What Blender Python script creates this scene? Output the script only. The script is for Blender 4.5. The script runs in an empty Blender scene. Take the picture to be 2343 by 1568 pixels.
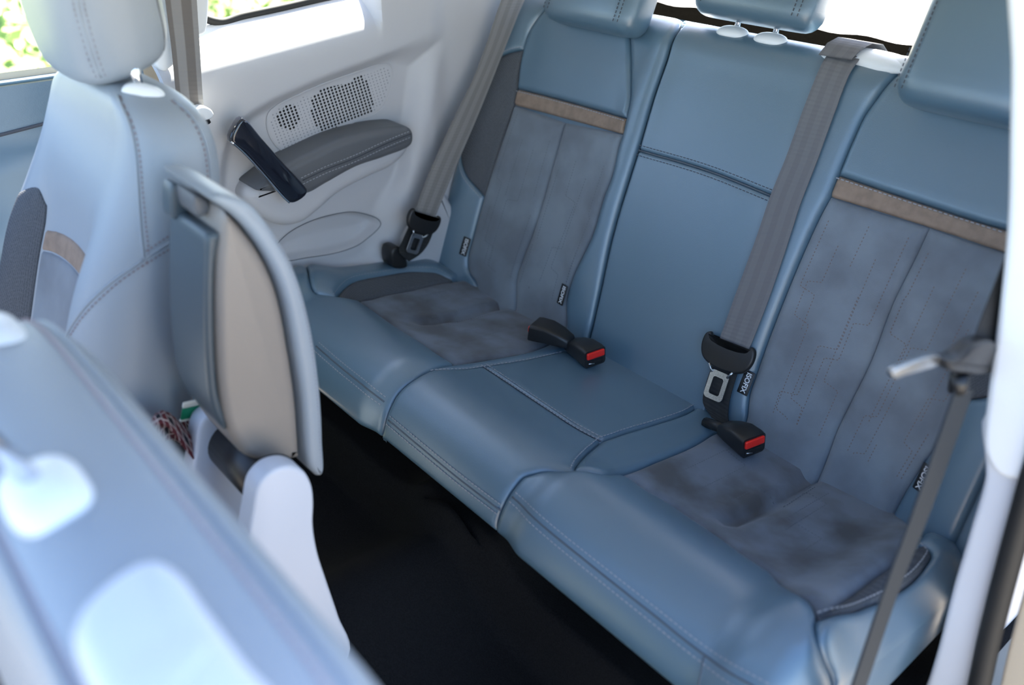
import bpy, bmesh, math, random
import numpy as np
from mathutils import Vector, Matrix
from mathutils.geometry import delaunay_2d_cdt
random.seed(7); rng = np.random.default_rng(7)
S = bpy.context.scene
COL = S.collection
# ------------------------------------------------------------------ camera
W, H = 2343.0, 1568.0
FPX = 2000.0
YAW, PITCH, ROLL = -0.85432, 0.51698, -0.01671
CAM = np.array([0.98387, -1.19403, 1.25745])
_c = lambda a: math.cos(a)
_s = lambda a: math.sin(a)
FW = np.array([_c(PITCH)*_s(YAW), _c(PITCH)*_c(YAW), -_s(PITCH)])
RT = np.array([_c(YAW), -_s(YAW), 0.0])
DN = np.cross(FW, RT)
RT, DN = _c(ROLL)*RT + _s(ROLL)*DN, -_s(ROLL)*RT + _c(ROLL)*DN
cam_d = bpy.data.cameras.new('camera'); cam = bpy.data.objects.new('camera', cam_d); COL.objects.link(cam)
M = Matrix(((RT[0], -DN[0], -FW[0], CAM[0]), (RT[1], -DN[1], -FW[1], CAM[1]), (RT[2], -DN[2], -FW[2], CAM[2]), (0, 0, 0, 1)))
cam.matrix_world = M
cam_d.sensor_width = 36.0; cam_d.sensor_fit = 'HORIZONTAL'
cam_d.lens = FPX / W * 36.0
cam_d.clip_start = 0.02; cam_d.clip_end = 200
cam_d.dof.use_dof = True; cam_d.dof.focus_distance = 1.62; cam_d.dof.aperture_fstop = 2.1
S.camera = cam
# ------------------------------------------------------------------ light
SUN_TO = Vector((-0.38, 0.50, 0.78)).normalized()
wd = bpy.data.worlds.new('sky'); S.world = wd; wd.use_nodes = True
nt = wd.node_tree; nt.nodes.clear()
sky = nt.nodes.new('ShaderNodeTexSky'); sky.sky_type = 'NISHITA'; sky.sun_disc = False
sky.sun_elevation = math.asin(SUN_TO.z); sky.sun_rotation = math.atan2(SUN_TO.x, SUN_TO.y)
sky.air_density = 1.0; sky.dust_density = 1.0; sky.ozone_density = 2.5
bg = nt.nodes.new('ShaderNodeBackground'); bg.inputs[1].default_value = 0.48
wo = nt.nodes.new('ShaderNodeOutputWorld')
nt.links.new(sky.outputs[0], bg.inputs[0]); nt.links.new(bg.outputs[0], wo.inputs[0])
sun_d = bpy.data.lights.new('sun', 'SUN'); sun_d.energy = 26.0; sun_d.angle = math.radians(0.6); sun_d.color = (1.0, 0.93, 0.82)
sun = bpy.data.objects.new('sun', sun_d); COL.objects.link(sun)
sun.rotation_euler = SUN_TO.to_track_quat('Z', 'Y').to_euler(); sun.location = (-3, 3, 6)
S.view_settings.view_transform = 'Standard'; S.view_settings.look = 'None'
S.view_settings.gamma = 1.0; S.view_settings.use_curve_mapping = False
S.view_settings.exposure = 0.72

# ------------------------------------------------------------------ projection helpers (used to measure points on real surfaces)
def proj(P):
    d = np.atleast_2d(P) - CAM; w = d @ FW
    return np.stack([W/2 + FPX*(d @ RT)/w, H/2 + FPX*(d @ DN)/w], 1)
def ray(u, v): return FW + RT*(u - W/2)/FPX + DN*(v - H/2)/FPX
def onplane(u, v, p0, n):
    r = ray(u, v); return CAM + r*(((np.asarray(p0) - CAM) @ n)/(r @ n))
def onX(p, X): return onplane(p[0], p[1], [X, 0, 0], np.array([1., 0, 0]))
def onY(p, Y): return onplane(p[0], p[1], [0, Y, 0], np.array([0, 1., 0]))
def onZ(p, Z): return onplane(p[0], p[1], [0, 0, Z], np.array([0, 0, 1.]))

# ------------------------------------------------------------------ materials
def mat(name, col, rough=0.5, metal=0.0, bump=0.0, bscale=300.0, var=0.0, vscale=8.0, col2=None, spec=0.5, sheen=0.0, coat=0.0):
    m = bpy.data.materials.new(name); m.use_nodes = True
    t = m.node_tree; p = t.nodes['Principled BSDF']
    p.inputs['Base Color'].default_value = (*col, 1); p.inputs['Roughness'].default_value = rough
    p.inputs['Metallic'].default_value = metal; p.inputs['Specular IOR Level'].default_value = spec
    p.inputs['Sheen Weight'].default_value = sheen; p.inputs['Coat Weight'].default_value = coat
    p.inputs['Coat Roughness'].default_value = 0.36 if rough > 0.2 else 0.03
    tc = t.nodes.new('ShaderNodeTexCoord')
    if var > 0 or col2 is not None:
        n = t.nodes.new('ShaderNodeTexNoise'); n.inputs['Scale'].default_value = vscale; n.inputs['Detail'].default_value = 4
        t.links.new(tc.outputs['Object'], n.inputs['Vector'])
        r = t.nodes.new('ShaderNodeValToRGB')
        c2 = col2 if col2 is not None else tuple(c*(1 - var) for c in col)
        r.color_ramp.elements[0].color = (*c2, 1); r.color_ramp.elements[1].color = (*col, 1)
        r.color_ramp.elements[0].position = 0.36; r.color_ramp.elements[1].position = 0.62
        t.links.new(n.outputs['Fac'], r.inputs['Fac']); t.links.new(r.outputs['Color'], p.inputs['Base Color'])
    if bump > 0:
        n2 = t.nodes.new('ShaderNodeTexNoise'); n2.inputs['Scale'].default_value = bscale; n2.inputs['Detail'].default_value = 3
        t.links.new(tc.outputs['Object'], n2.inputs['Vector'])
        b = t.nodes.new('ShaderNodeBump'); b.inputs['Strength'].default_value = bump; b.inputs['Distance'].default_value = 0.001
        t.links.new(n2.outputs['Fac'], b.inputs['Height']); t.links.new(b.outputs['Normal'], p.inputs['Normal'])
    return m
def weave_mat(name, c1, c2, scale):
    m = mat(name, c1, 0.8); t = m.node_tree; p = t.nodes['Principled BSDF']
    tc = t.nodes.new('ShaderNodeTexCoord'); v = t.nodes.new('ShaderNodeTexVoronoi'); v.inputs['Scale'].default_value = scale
    v.inputs['Randomness'].default_value = 0.25
    r = t.nodes.new('ShaderNodeValToRGB'); r.color_ramp.elements[0].color = (*c2, 1); r.color_ramp.elements[1].color = (*c1, 1)
    r.color_ramp.elements[0].position = 0.15; r.color_ramp.elements[1].position = 0.55
    t.links.new(tc.outputs['Object'], v.inputs['Vector']); t.links.new(v.outputs['Distance'], r.inputs['Fac'])
    t.links.new(r.outputs['Color'], p.inputs['Base Color'])
    b = t.nodes.new('ShaderNodeBump'); b.inputs['Strength'].default_value = 0.5; b.inputs['Distance'].default_value = 0.001; b.invert = True
    t.links.new(v.outputs['Distance'], b.inputs['Height']); t.links.new(b.outputs['Normal'], p.inputs['Normal'])
    return m
def stripe_mat(name, c1, c2, n):
    m = mat(name, c1, 0.75); t = m.node_tree; p = t.nodes['Principled BSDF']
    uv = t.nodes.new('ShaderNodeUVMap'); w = t.nodes.new('ShaderNodeTexWave'); w.bands_direction = 'X'; w.inputs['Scale'].default_value = n
    r = t.nodes.new('ShaderNodeValToRGB'); r.color_ramp.elements[0].color = (*c2, 1); r.color_ramp.elements[1].color = (*c1, 1)
    r.color_ramp.elements[0].position = 0.4; r.color_ramp.elements[1].position = 0.6
    t.links.new(uv.outputs[0], w.inputs[0]); t.links.new(w.outputs['Fac'], r.inputs[0]); t.links.new(r.outputs[0], p.inputs['Base Color'])
    w2 = t.nodes.new('ShaderNodeTexWave'); w2.bands_direction = 'Y'; w2.inputs['Scale'].default_value = 40
    b = t.nodes.new('ShaderNodeBump'); b.inputs['Strength'].default_value = 0.25; b.inputs['Distance'].default_value = 0.001
    t.links.new(uv.outputs[0], w2.inputs[0]); t.links.new(w2.outputs['Fac'], b.inputs['Height']); t.links.new(b.outputs[0], p.inputs['Normal'])
    return m
def glass_mat(name, tint):
    m = bpy.data.materials.new(name); m.use_nodes = True; t = m.node_tree; t.nodes.clear()
    o = t.nodes.new('ShaderNodeOutputMaterial'); mx = t.nodes.new('ShaderNodeMixShader')
    a = t.nodes.new('ShaderNodeBsdfTransparent'); a.inputs[0].default_value = (*tint, 1)
    g = t.nodes.new('ShaderNodeBsdfGlossy'); g.inputs['Roughness'].default_value = 0.02
    mx.inputs[0].default_value = 0.06
    t.links.new(a.outputs[0], mx.inputs[1]); t.links.new(g.outputs[0], mx.inputs[2]); t.links.new(mx.outputs[0], o.inputs[0])
    return m
def plaid_mat(name):
    m = mat(name, (0.05, 0.02, 0.025), 0.9); t = m.node_tree; p = t.nodes['Principled BSDF']
    tc = t.nodes.new('ShaderNodeTexCoord'); cur = None
    for ax, sc, c in (('X', 130, (0.10, 0.015, 0.02)), ('Y', 130, (0.10, 0.015, 0.02)), ('X', 261, (0.5, 0.40, 0.38)), ('Y', 260, (0.5, 0.40, 0.38))):
        w = t.nodes.new('ShaderNodeTexWave'); w.bands_direction = ax; w.inputs['Scale'].default_value = sc/6.28; w.inputs['Distortion'].default_value = 0.6
        t.links.new(tc.outputs['Object'], w.inputs[0])
        r = t.nodes.new('ShaderNodeMath'); r.operation = 'GREATER_THAN'; r.inputs[1].default_value = 0.72 if sc < 200 else 0.95
        t.links.new(w.outputs['Fac'], r.inputs[0])
        mx = t.nodes.new('ShaderNodeMix'); mx.data_type = 'RGBA'
        if cur is None: mx.inputs[6].default_value = (0.012, 0.010, 0.016, 1)
        else: t.links.new(cur, mx.inputs[6])
        mx.inputs[7].default_value = (*c, 1); t.links.new(r.outputs[0], mx.inputs[0]); cur = mx.outputs[2]
    t.links.new(cur, p.inputs['Base Color']); return m
MT = dict(
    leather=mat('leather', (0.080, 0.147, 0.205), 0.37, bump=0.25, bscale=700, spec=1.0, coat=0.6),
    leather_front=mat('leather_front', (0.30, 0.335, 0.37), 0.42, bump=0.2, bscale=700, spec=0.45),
    leather_dark=mat('leather_dark', (0.105, 0.110, 0.120), 0.45, bump=0.25, bscale=700),
    suede=mat('suede', (0.185, 0.220, 0.258), 0.9, bump=0.5, bscale=900, col2=(0.130, 0.150, 0.178), vscale=9, sheen=0.25),
    suede_seat=mat('suede_seat', (0.120, 0.145, 0.185), 0.9, bump=0.5, bscale=900, col2=(0.048, 0.050, 0.055), vscale=11, sheen=0.25),
    strip=mat('strip', (0.275, 0.200, 0.150), 0.8, bump=0.4, bscale=600, var=0.2, vscale=60),
    mesh=weave_mat('mesh', (0.085, 0.092, 0.105), (0.022, 0.025, 0.030), 420),
    plastic=mat('plastic', (0.50, 0.50, 0.52), 0.5, bump=0.12, bscale=900),
    plastic_pale=mat('plastic_pale', (0.62, 0.64, 0.69), 0.45),
    plastic_white=mat('plastic_white', (0.80, 0.82, 0.84), 0.4),
    plastic_black=mat('plastic_black', (0.012, 0.012, 0.013), 0.4, bump=0.1, bscale=900),
    black_hole=mat('black_hole', (0.006, 0.006, 0.007), 0.9),
    piano=mat('piano', (0.010, 0.012, 0.020), 0.08, coat=0.6),
    chrome=mat('chrome', (0.82, 0.82, 0.84), 0.08, metal=1.0),
    steel=mat('steel', (0.62, 0.64, 0.66), 0.28, metal=1.0, var=0.3, vscale=500),
    red=mat('red', (0.80, 0.022, 0.015), 0.35),
    carpet=mat('carpet', (0.011, 0.011, 0.012), 1.0, bump=1.0, bscale=450, var=0.35, vscale=350, spec=0.1),
    felt=mat('felt', (0.0018, 0.0017, 0.0014), 1.0, bump=1.0, bscale=300, var=0.4, vscale=300, spec=0.0),
    belt=stripe_mat('belt', (0.230, 0.222, 0.215), (0.190, 0.180, 0.174), 0.8),
    belt_dark=stripe_mat('belt_dark', (0.022, 0.022, 0.022), (0.018, 0.018, 0.018), 0.8),
    thread=mat('thread', (0.30, 0.31, 0.34), 0.8),
    seam=mat('seam', (0.085, 0.105, 0.130), 0.6),
    thread_dark=mat('thread_dark', (0.06, 0.065, 0.08), 0.8),
    thread_red=mat('thread_red', (0.24, 0.19, 0.19), 0.8),
    thread_quilt=mat('thread_quilt', (0.105, 0.122, 0.145), 0.9),
    thread_brown=mat('thread_brown', (0.150, 0.105, 0.090), 0.8),
    white_print=mat('white_print', (0.75, 0.76, 0.78), 0.7),
    bracket=mat('bracket', (0.60, 0.62, 0.68), 0.4),
    shell_sky_tint=mat('shell_sky_tint', (0.055, 0.075, 0.090), 0.40, bump=0.2, bscale=800),  # forward faces of the armrest shell, bluish sky reflection put into the colour
    shell=mat('shell', (0.255, 0.220, 0.190), 0.42, bump=0.2, bscale=800),
    paint=mat('paint', (0.55, 0.47, 0.36), 0.3),
    rubber=mat('rubber', (0.010, 0.010, 0.010), 0.6),
    headliner=mat('headliner', (0.50, 0.49, 0.46), 0.95),
    plaid=plaid_mat('plaid'),
    green=mat('green', (0.0, 0.21, 0.10), 0.4),
    card_white=mat('card_white', (0.75, 0.72, 0.62), 0.5),
    glass=glass_mat('glass', (0.86, 0.90, 0.88)),
)

# ------------------------------------------------------------------ object helpers
def empty(name, loc, label, cat, group=None):
    o = bpy.data.objects.new(name, None); COL.objects.link(o); o.location = loc; o.empty_display_size = 0.05
    o['label'] = label; o['category'] = cat
    if group: o['group'] = group
    return o
def add(name, me, m, parent=None, label=None, kind=None, cat=None, group=None, smooth=True):
    o = bpy.data.objects.new(name, me); COL.objects.link(o)
    if m is not None: me.materials.append(MT[m] if isinstance(m, str) else m)
    if smooth: me.polygons.foreach_set('use_smooth', [True]*len(me.polygons))
    if parent is not None:
        o.parent = parent
        q = parent; off = Vector((0, 0, 0))
        while q is not None: off += q.location; q = q.parent
        o.location = -off if parent.type == 'EMPTY' else (0, 0, 0)
    if label: o['label'] = label
    if kind: o['kind'] = kind
    if cat: o['category'] = cat
    if group: o['group'] = group
    return o
def mesh(verts, faces, name='m'):
    me = bpy.data.meshes.new(name); me.from_pydata([tuple(map(float, v)) for v in verts], [], [tuple(map(int, f)) for f in faces]); me.update()
    bm = bmesh.new(); bm.from_mesh(me); bmesh.ops.recalc_face_normals(bm, faces=bm.faces); bm.to_mesh(me); bm.free()
    return me
def sharpen(me, deg=38):
    a = math.radians(deg); bm = bmesh.new(); bm.from_mesh(me)
    for e in bm.edges:
        if len(e.link_faces) == 2 and e.calc_face_angle(0) > a: e.smooth = False
    bm.to_mesh(me); bm.free(); return me
def crom(pts, n=8, closed=False):
    P = np.asarray(pts, float)
    if len(P) < 3 and not closed:
        return np.array([P[0] + (P[-1] - P[0])*k/n for k in range(n)] + [P[-1]])
    out = []; L = len(P); R_ = range(L if closed else L - 1)
    for i in R_:
        if closed: p0, p1, p2, p3 = P[(i-1) % L], P[i], P[(i+1) % L], P[(i+2) % L]
        else:
            p1, p2 = P[i], P[i+1]
            p0 = P[i-1] if i > 0 else 2*p1 - p2
            p3 = P[i+2] if i + 2 < L else 2*p2 - p1
        d0 = max(np.linalg.norm(p1-p0), 1e-9)**.5; d1 = max(np.linalg.norm(p2-p1), 1e-9)**.5; d2 = max(np.linalg.norm(p3-p2), 1e-9)**.5
        m1 = ((p1-p0)/d0 - (p2-p0)/(d0+d1) + (p2-p1)/d1)*d1
        m2 = ((p2-p1)/d1 - (p3-p1)/(d1+d2) + (p3-p2)/d2)*d1
        for k in range(n):
            t = k/n; out.append((2*t**3-3*t**2+1)*p1 + (t**3-2*t**2+t)*m1 + (-2*t**3+3*t**2)*p2 + (t**3-t**2)*m2)
    if not closed: out.append(P[-1])
    return np.array(out)
def resample(P, step, closed=False):
    P = np.asarray(P, float)
    if closed: P = np.vstack([P, P[:1]])
    d = np.r_[0, np.cumsum(np.linalg.norm(np.diff(P, axis=0), axis=1))]
    n = max(int(round(d[-1]/step)), 2); t = np.linspace(0, d[-1], n + 1)
    Q = np.stack([np.interp(t, d, P[:, k]) for k in range(P.shape[1])], 1)
    return Q[:-1] if closed else Q
def smooth01(x): x = np.clip(x, 0, 1); return x*x*(3 - 2*x)
def seg_dist(Q, P, closed=False):
    P = np.asarray(P, float); A = P if closed else P[:-1]; B = np.roll(P, -1, 0) if closed else P[1:]
    best = np.full(len(Q), 1e9)
    for i in range(0, len(Q), 4000):
        q = Q[i:i+4000, None, :]; ab = (B - A)[None]; t = ((q - A[None])*ab).sum(2)/np.maximum((ab**2).sum(2), 1e-12)
        d = np.linalg.norm(q - (A[None] + np.clip(t, 0, 1)[..., None]*ab), axis=2); best[i:i+4000] = d.min(1)
    return best
def inside(Q, P):
    x, y = Q[:, 0], Q[:, 1]; r = np.zeros(len(Q), bool); n = len(P)
    for i in range(n):
        a, b = P[i], P[(i+1) % n]
        if a[1] == b[1]: continue
        c = ((a[1] > y) != (b[1] > y)) & (x < (b[0]-a[0])*(y-a[1])/(b[1]-a[1]) + a[0]); r ^= c
    return r

class Surf:
    """profile path in a plane swept along an axis, with relief along the normal"""
    def __init__(s, f, guess): s.f = f; s.guess = guess
    def P(s, U, h=0.0): return s.f(np.atleast_2d(np.asarray(U, float)), h)
    def inv(s, px, h=0.0):
        u = np.array(s.guess(px), float)
        for _ in range(30):
            e = proj(s.P(u, h))[0] - px
            J = np.stack([(proj(s.P(u + d, h))[0] - proj(s.P(u - d, h))[0])/2e-3 for d in (np.array([1e-3, 0]), np.array([0, 1e-3]))], 1)
            try: du = np.linalg.solve(J + np.eye(2)*1e-6, -e)
            except Exception: break
            n = np.linalg.norm(du)
            if n > 0.05: du *= 0.05/n
            u = u + du
            if n < 1e-6: break
        return u
    def uv(s, pts, h=0.0):
        return np.array([p if max(abs(p[0]), abs(p[1])) < 5 else s.inv(np.array(p, float), h) for p in pts])
    def line(s, pts, n=8): return crom(s.uv(pts), n)
def outline(surf, sides):
    out = []
    for sd in sides:
        c = surf.line(sd, 6); out.append(c)
    return np.vstack(out)
def panel_mesh(surf, sides, Hp=0.005, w=0.012, edge=-0.006, step=0.014, fine=0.006):
    O = outline(surf, sides)
    keep = [0]
    for i in range(1, len(O)):
        if np.linalg.norm(O[i] - O[keep[-1]]) > 1e-4: keep.append(i)
    O = resample(O[keep], fine, True)
    if (O[:, 0]*np.roll(O[:, 1], -1) - O[:, 1]*np.roll(O[:, 0], -1)).sum() < 0: O = O[::-1]
    T = np.roll(O, -1, 0) - np.roll(O, 1, 0); T /= np.maximum(np.linalg.norm(T, axis=1), 1e-9)[:, None]; N = np.stack([-T[:, 1], T[:, 0]], 1)
    pts = [O]
    for d in (0.12*w, 0.35*w, 0.7*w, 1.1*w):
        Q = O + N*d; dd = seg_dist(Q, O, True); pts.append(Q[(dd > 0.85*d) & inside(Q, O)])
    lo, hi = O.min(0), O.max(0)
    gx, gy = np.meshgrid(np.arange(lo[0], hi[0], step), np.arange(lo[1], hi[1], step)); G = np.stack([gx.ravel(), gy.ravel()], 1)
    G = G[inside(G, O)]
    if len(G): G = G[seg_dist(G, O, True) > 1.1*w + 0.5*step]; pts.append(G)
    V = np.vstack(pts)
    r = delaunay_2d_cdt([Vector(v) for v in V], [], [list(range(len(O)))], 1, 1e-6)
    V2 = np.array([tuple(v) for v in r[0]]); d = seg_dist(V2, O, True)
    q = np.clip(d/w, 0, 1); h = edge + (Hp - edge)*np.sqrt(np.maximum(1 - (1 - q)**2, 0))
    return mesh(surf.P(V2, h), [f for f in r[2]]), O
def panel(name, surf, sides, m, parent, label=None, **k):
    me, O = panel_mesh(surf, sides, **k)
    return add(name, me, m, parent, label)
BOX = np.array([[-1, -1, 0], [1, -1, 0], [1, 1, 0], [-1, 1, 0], [-1, -1, 1], [1, -1, 1], [1, 1, 1], [-1, 1, 1]], float)
BF = [(4, 5, 6, 7), (0, 1, 5, 4), (1, 2, 6, 5), (2, 3, 7, 6), (3, 0, 4, 7)]
def stitch(name, surf, lines, m, parent, pitch=0.0085, ln=0.0052, wd=0.0016, ht=0.0012, h=0.004):
    V, Fc = [], []
    for L in lines:
        Q = resample(surf.line(L) if not isinstance(L, np.ndarray) else L, pitch)
        a = Q[:-1]; t = Q[1:] - Q[:-1]; tl = np.linalg.norm(t, axis=1); t = t/np.maximum(tl, 1e-9)[:, None]
        P0 = surf.P(a, h); P1 = surf.P(a + t*ln, h); Pn = surf.P(a, h + 0.01)
        for p0, p1, pn in zip(P0, P1, Pn):
            d = p1 - p0; n = (pn - p0); n /= np.linalg.norm(n) + 1e-12; b = np.cross(n, d); b /= np.linalg.norm(b) + 1e-12
            k = len(V)
            for x, y, z in BOX: V.append((p0 + p1)/2 + d*0.5*x + b*wd*0.5*y + n*(z*ht - 0.0004))
            Fc += [tuple(k + i for i in f) for f in BF]
    return add(name, mesh(V, Fc), m, parent, kind='stuff', smooth=False)
def rex(poly, o, e1, e2, e3, t, r, seg=4, flat_back=False):
    """rounded extrusion of a 2-D outline (e1,e2 plane) by t along e3, edges rounded with radius r"""
    P = np.asarray(poly, float)
    if (P[:, 0]*np.roll(P[:, 1], -1) - P[:, 1]*np.roll(P[:, 0], -1)).sum() < 0: P = P[::-1]
    T1 = P - np.roll(P, 1, 0); T2 = np.roll(P, -1, 0) - P
    n1 = np.stack([-T1[:, 1], T1[:, 0]], 1); n1 /= np.maximum(np.linalg.norm(n1, axis=1), 1e-9)[:, None]
    n2 = np.stack([-T2[:, 1], T2[:, 0]], 1); n2 /= np.maximum(np.linalg.norm(n2, axis=1), 1e-9)[:, None]
    nn = n1 + n2; nn /= np.maximum((nn*n1).sum(1), 0.35)[:, None]*1.0
    n0 = nn/np.maximum(np.linalg.norm(nn, axis=1), 1e-9)[:, None]; A = P; Bq = np.roll(P, -1, 0); lim = np.full(len(P), 1e9)
    for i in range(len(P)):
        d = n0[i]; e = Bq - A; w0 = A - P[i]; den = d[0]*e[:, 1] - d[1]*e[:, 0]; den = np.where(np.abs(den) < 1e-12, 1e-12, den)
        tt = (w0[:, 0]*e[:, 1] - w0[:, 1]*e[:, 0])/den; uu = (w0[:, 0]*d[1] - w0[:, 1]*d[0])/den
        ok = (tt > 1e-5) & (uu >= 0) & (uu <= 1); ok[i] = False; ok[i-1] = False
        if ok.any(): lim[i] = tt[ok].min()
    lim = np.minimum(lim*0.40, r)
    for _ in range(3): lim = np.minimum(lim, (np.roll(lim, 1) + lim + np.roll(lim, -1))/3)
    nn = nn*(lim/r)[:, None]
    rings = []
    if flat_back: rings.append((0, 0))
    else:
        for k in range(seg + 1):
            a = math.pi/2*k/seg; rings.append((r*(1 - math.sin(a)), r*(1 - math.cos(a))))
    for k in range(seg + 1):
        a = math.pi/2*k/seg; rings.append((r*(1 - math.cos(a)), t - r*(1 - math.sin(a))))
    V = []; n = len(P)
    for off, z in rings:
        Q = P + nn*off
        V += [np.asarray(o) + q[0]*np.asarray(e1) + q[1]*np.asarray(e2) + z*np.asarray(e3) for q in Q]
    Fc = []
    for k in range(len(rings) - 1):
        for i in range(n): Fc.append((k*n + i, k*n + (i+1) % n, (k+1)*n + (i+1) % n, (k+1)*n + i))
    Fc.append(tuple(range(n-1, -1, -1))); Fc.append(tuple((len(rings)-1)*n + i for i in range(n)))
    return sharpen(mesh(V, Fc), 50)
def loft(secs, closed=True, caps=True):
    n = len(secs[0]); V = [p for s in secs for p in s]; Fc = []
    for k in range(len(secs) - 1):
        for i in range(n if closed else n - 1): Fc.append((k*n + i, k*n + (i+1) % n, (k+1)*n + (i+1) % n, (k+1)*n + i))
    if caps and closed:
        Fc.append(tuple(range(n-1, -1, -1))); Fc.append(tuple((len(secs)-1)*n + i for i in range(n)))
    return mesh(V, Fc)
def tube(path, r, n=12, closed=False, flat=None):
    P = np.asarray(path, float); secs = []; L = len(P)
    r = np.full(L, r) if np.isscalar(r) else np.asarray(r, float)
    up = None
    for i in range(L):
        t = (P[(i+1) % L] - P[i-1]) if closed else (P[min(i+1, L-1)] - P[max(i-1, 0)])
        t = t/np.linalg.norm(t)
        if flat is not None: up = np.asarray(flat, float)
        elif up is None: up = np.array([0, 0, 1.]) if abs(t[2]) < .9 else np.array([1., 0, 0])
        a = np.cross(t, up); a /= np.linalg.norm(a); b = np.cross(a, t)
        if flat is None: up = b
        secs.append([P[i] + r[i]*(math.cos(k*2*math.pi/n)*a + math.sin(k*2*math.pi/n)*b) for k in range(n)])
    if closed:
        V = [p for s in secs for p in s]; Fc = [(k*n + i, k*n + (i+1) % n, ((k+1) % L)*n + (i+1) % n, ((k+1) % L)*n + i) for k in range(L) for i in range(n)]
        return mesh(V, Fc)
    return loft(secs)
def ribbon(Lp, Rp, th=0.0014, nw=5, bow=0.0):
    """webbing between two 3-D edge lines, with thickness and a UV map (u across, v along)"""
    Lp, Rp = np.asarray(Lp), np.asarray(Rp); n = len(Lp); V = []; Fc = []; UV = []
    d = np.r_[0, np.cumsum(np.linalg.norm(np.diff((Lp+Rp)/2, axis=0), axis=1))]
    for side in (0, 1):
        for i in range(n):
            tg = (Lp+Rp)[min(i+1, n-1)] - (Lp+Rp)[max(i-1, 0)]; nr = np.cross(Rp[i]-Lp[i], tg); nr /= np.linalg.norm(nr) + 1e-12
            for k in range(nw):
                a = k/(nw-1); V.append(Lp[i]*(1-a) + Rp[i]*a + nr*((0.5 - side)*th + bow*(1 - (2*a-1)**2))); UV.append((a, d[i]))
    o = n*nw
    for i in range(n-1):
        for k in range(nw-1):
            Fc.append((i*nw+k, i*nw+k+1, (i+1)*nw+k+1, (i+1)*nw+k)); Fc.append((o+i*nw+k, o+(i+1)*nw+k, o+(i+1)*nw+k+1, o+i*nw+k+1))
        for k in (0, nw-1): Fc.append((i*nw+k, (i+1)*nw+k, o+(i+1)*nw+k, o+i*nw+k))
    for i in (0, n-1):
        for k in range(nw-1): Fc.append((i*nw+k, i*nw+k+1, o+i*nw+k+1, o+i*nw+k))
    me = mesh(V, Fc); ul = me.uv_layers.new(name='UVMap')
    for l in me.loops: ul.data[l.index].uv = UV[l.vertex_index]
    return sharpen(me, 50)
def rrect(w, h, r, n=5):
    out = []
    for cx, cy, a0 in ((w/2-r, h/2-r, 0), (-w/2+r, h/2-r, 90), (-w/2+r, -h/2+r, 180), (w/2-r, -h/2+r, 270)):
        for k in range(n+1):
            a = math.radians(a0 + 90*k/n); out.append((cx + r*math.cos(a), cy + r*math.sin(a)))
    return np.array(out)
def unit(v): v = np.asarray(v, float); return v/np.linalg.norm(v)
def box(x0, x1, y0, y1, z0, z1, r=0.01, seg=3):
    me = bpy.data.meshes.new('b'); bm = bmesh.new(); bmesh.ops.create_cube(bm, size=1)
    for v in bm.verts: v.co = Vector(((x0+x1)/2 + v.co.x*(x1-x0), (y0+y1)/2 + v.co.y*(y1-y0), (z0+z1)/2 + v.co.z*(z1-z0)))
    if r: bmesh.ops.bevel(bm, geom=list(bm.edges), offset=r, segments=seg, profile=0.5, affect='EDGES')
    bm.to_mesh(me); bm.free(); return sharpen(me, 50)

# ================================================================== SURFACES
RHO = 0.3885; Z0 = 0.33
def path_fn(pts):
    """dense polyline -> arc-length parametrised position and normal (normal = left of travel)"""
    P = np.asarray(pts, float); d = np.r_[0, np.cumsum(np.linalg.norm(np.diff(P, axis=0), axis=1))]
    T = np.gradient(P, d, axis=0); T /= np.linalg.norm(T, axis=1)[:, None]
    for _ in range(12): T[1:-1] = (T[:-2] + 2*T[1:-1] + T[2:])/4
    T /= np.linalg.norm(T, axis=1)[:, None]
    return P, d, T
# backrest profile (y,z): straight, then the top rolls back
def back_profile():
    pts = []; sr, cr = math.sin(RHO), math.cos(RHO)
    for s in np.linspace(-0.12, 0.625, 60): pts.append((s*sr, Z0 + s*cr))
    r = 0.06; e = np.array([0.625*sr, Z0 + 0.625*cr]); n_in = np.array([cr, -sr]); c = e + r*n_in
    for a in np.linspace(0, math.radians(125), 30)[1:]:
        pts.append(tuple(c - n_in*r*math.cos(a) + np.array([sr, cr])*r*math.sin(a)))
    t = unit(np.array(pts[-1]) - np.array(pts[-2])); l = np.array(pts[-1])
    for k in range(1, 40): pts.append(tuple(l + t*k*0.012))
    return path_fn(pts)
BP, BD, BT = back_profile(); BD = BD - 0.12
def gauss(x, s): return np.exp(-0.5*(x/s)**2)
def back_rel(U):
    X, s = U[:, 0], U[:, 1]; a = np.abs(X)
    r = 0.010*gauss(a - 0.205, 0.028)*smooth01(s/0.15)
    r = r + 0.030*smooth01((a - 0.565)/0.08)*(1 - 0.6*smooth01((s - 0.35)/0.25))
    r = r + 0.012*np.sin(np.clip(s/0.6, 0, 1)*math.pi)*(0.4 + 0.6*(a < 3))
    r = r - 0.008*gauss(a - 0.42, 0.10)
    return r*(1 - smooth01((s - 0.62)/0.06))
def back_f(U, h):
    y = np.interp(U[:, 1], BD, BP[:, 0]); z = np.interp(U[:, 1], BD, BP[:, 1])
    ty = np.interp(U[:, 1], BD, BT[:, 0]); tz = np.interp(U[:, 1], BD, BT[:, 1]); k = np.hypot(ty, tz); ny, nz = -tz/k, ty/k
    hh = back_rel(U) + h
    return np.stack([U[:, 0], y + ny*hh, z + nz*hh], 1)
def back_guess(px):
    n = np.array([0, -math.cos(RHO), math.sin(RHO)]); p = onplane(px[0], px[1], [0, 0, Z0], n)
    return [p[0], min((p - np.array([0, 0, Z0])) @ np.array([0, math.sin(RHO), math.cos(RHO)]), 0.66)]
SB = Surf(back_f, back_guess)
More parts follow.
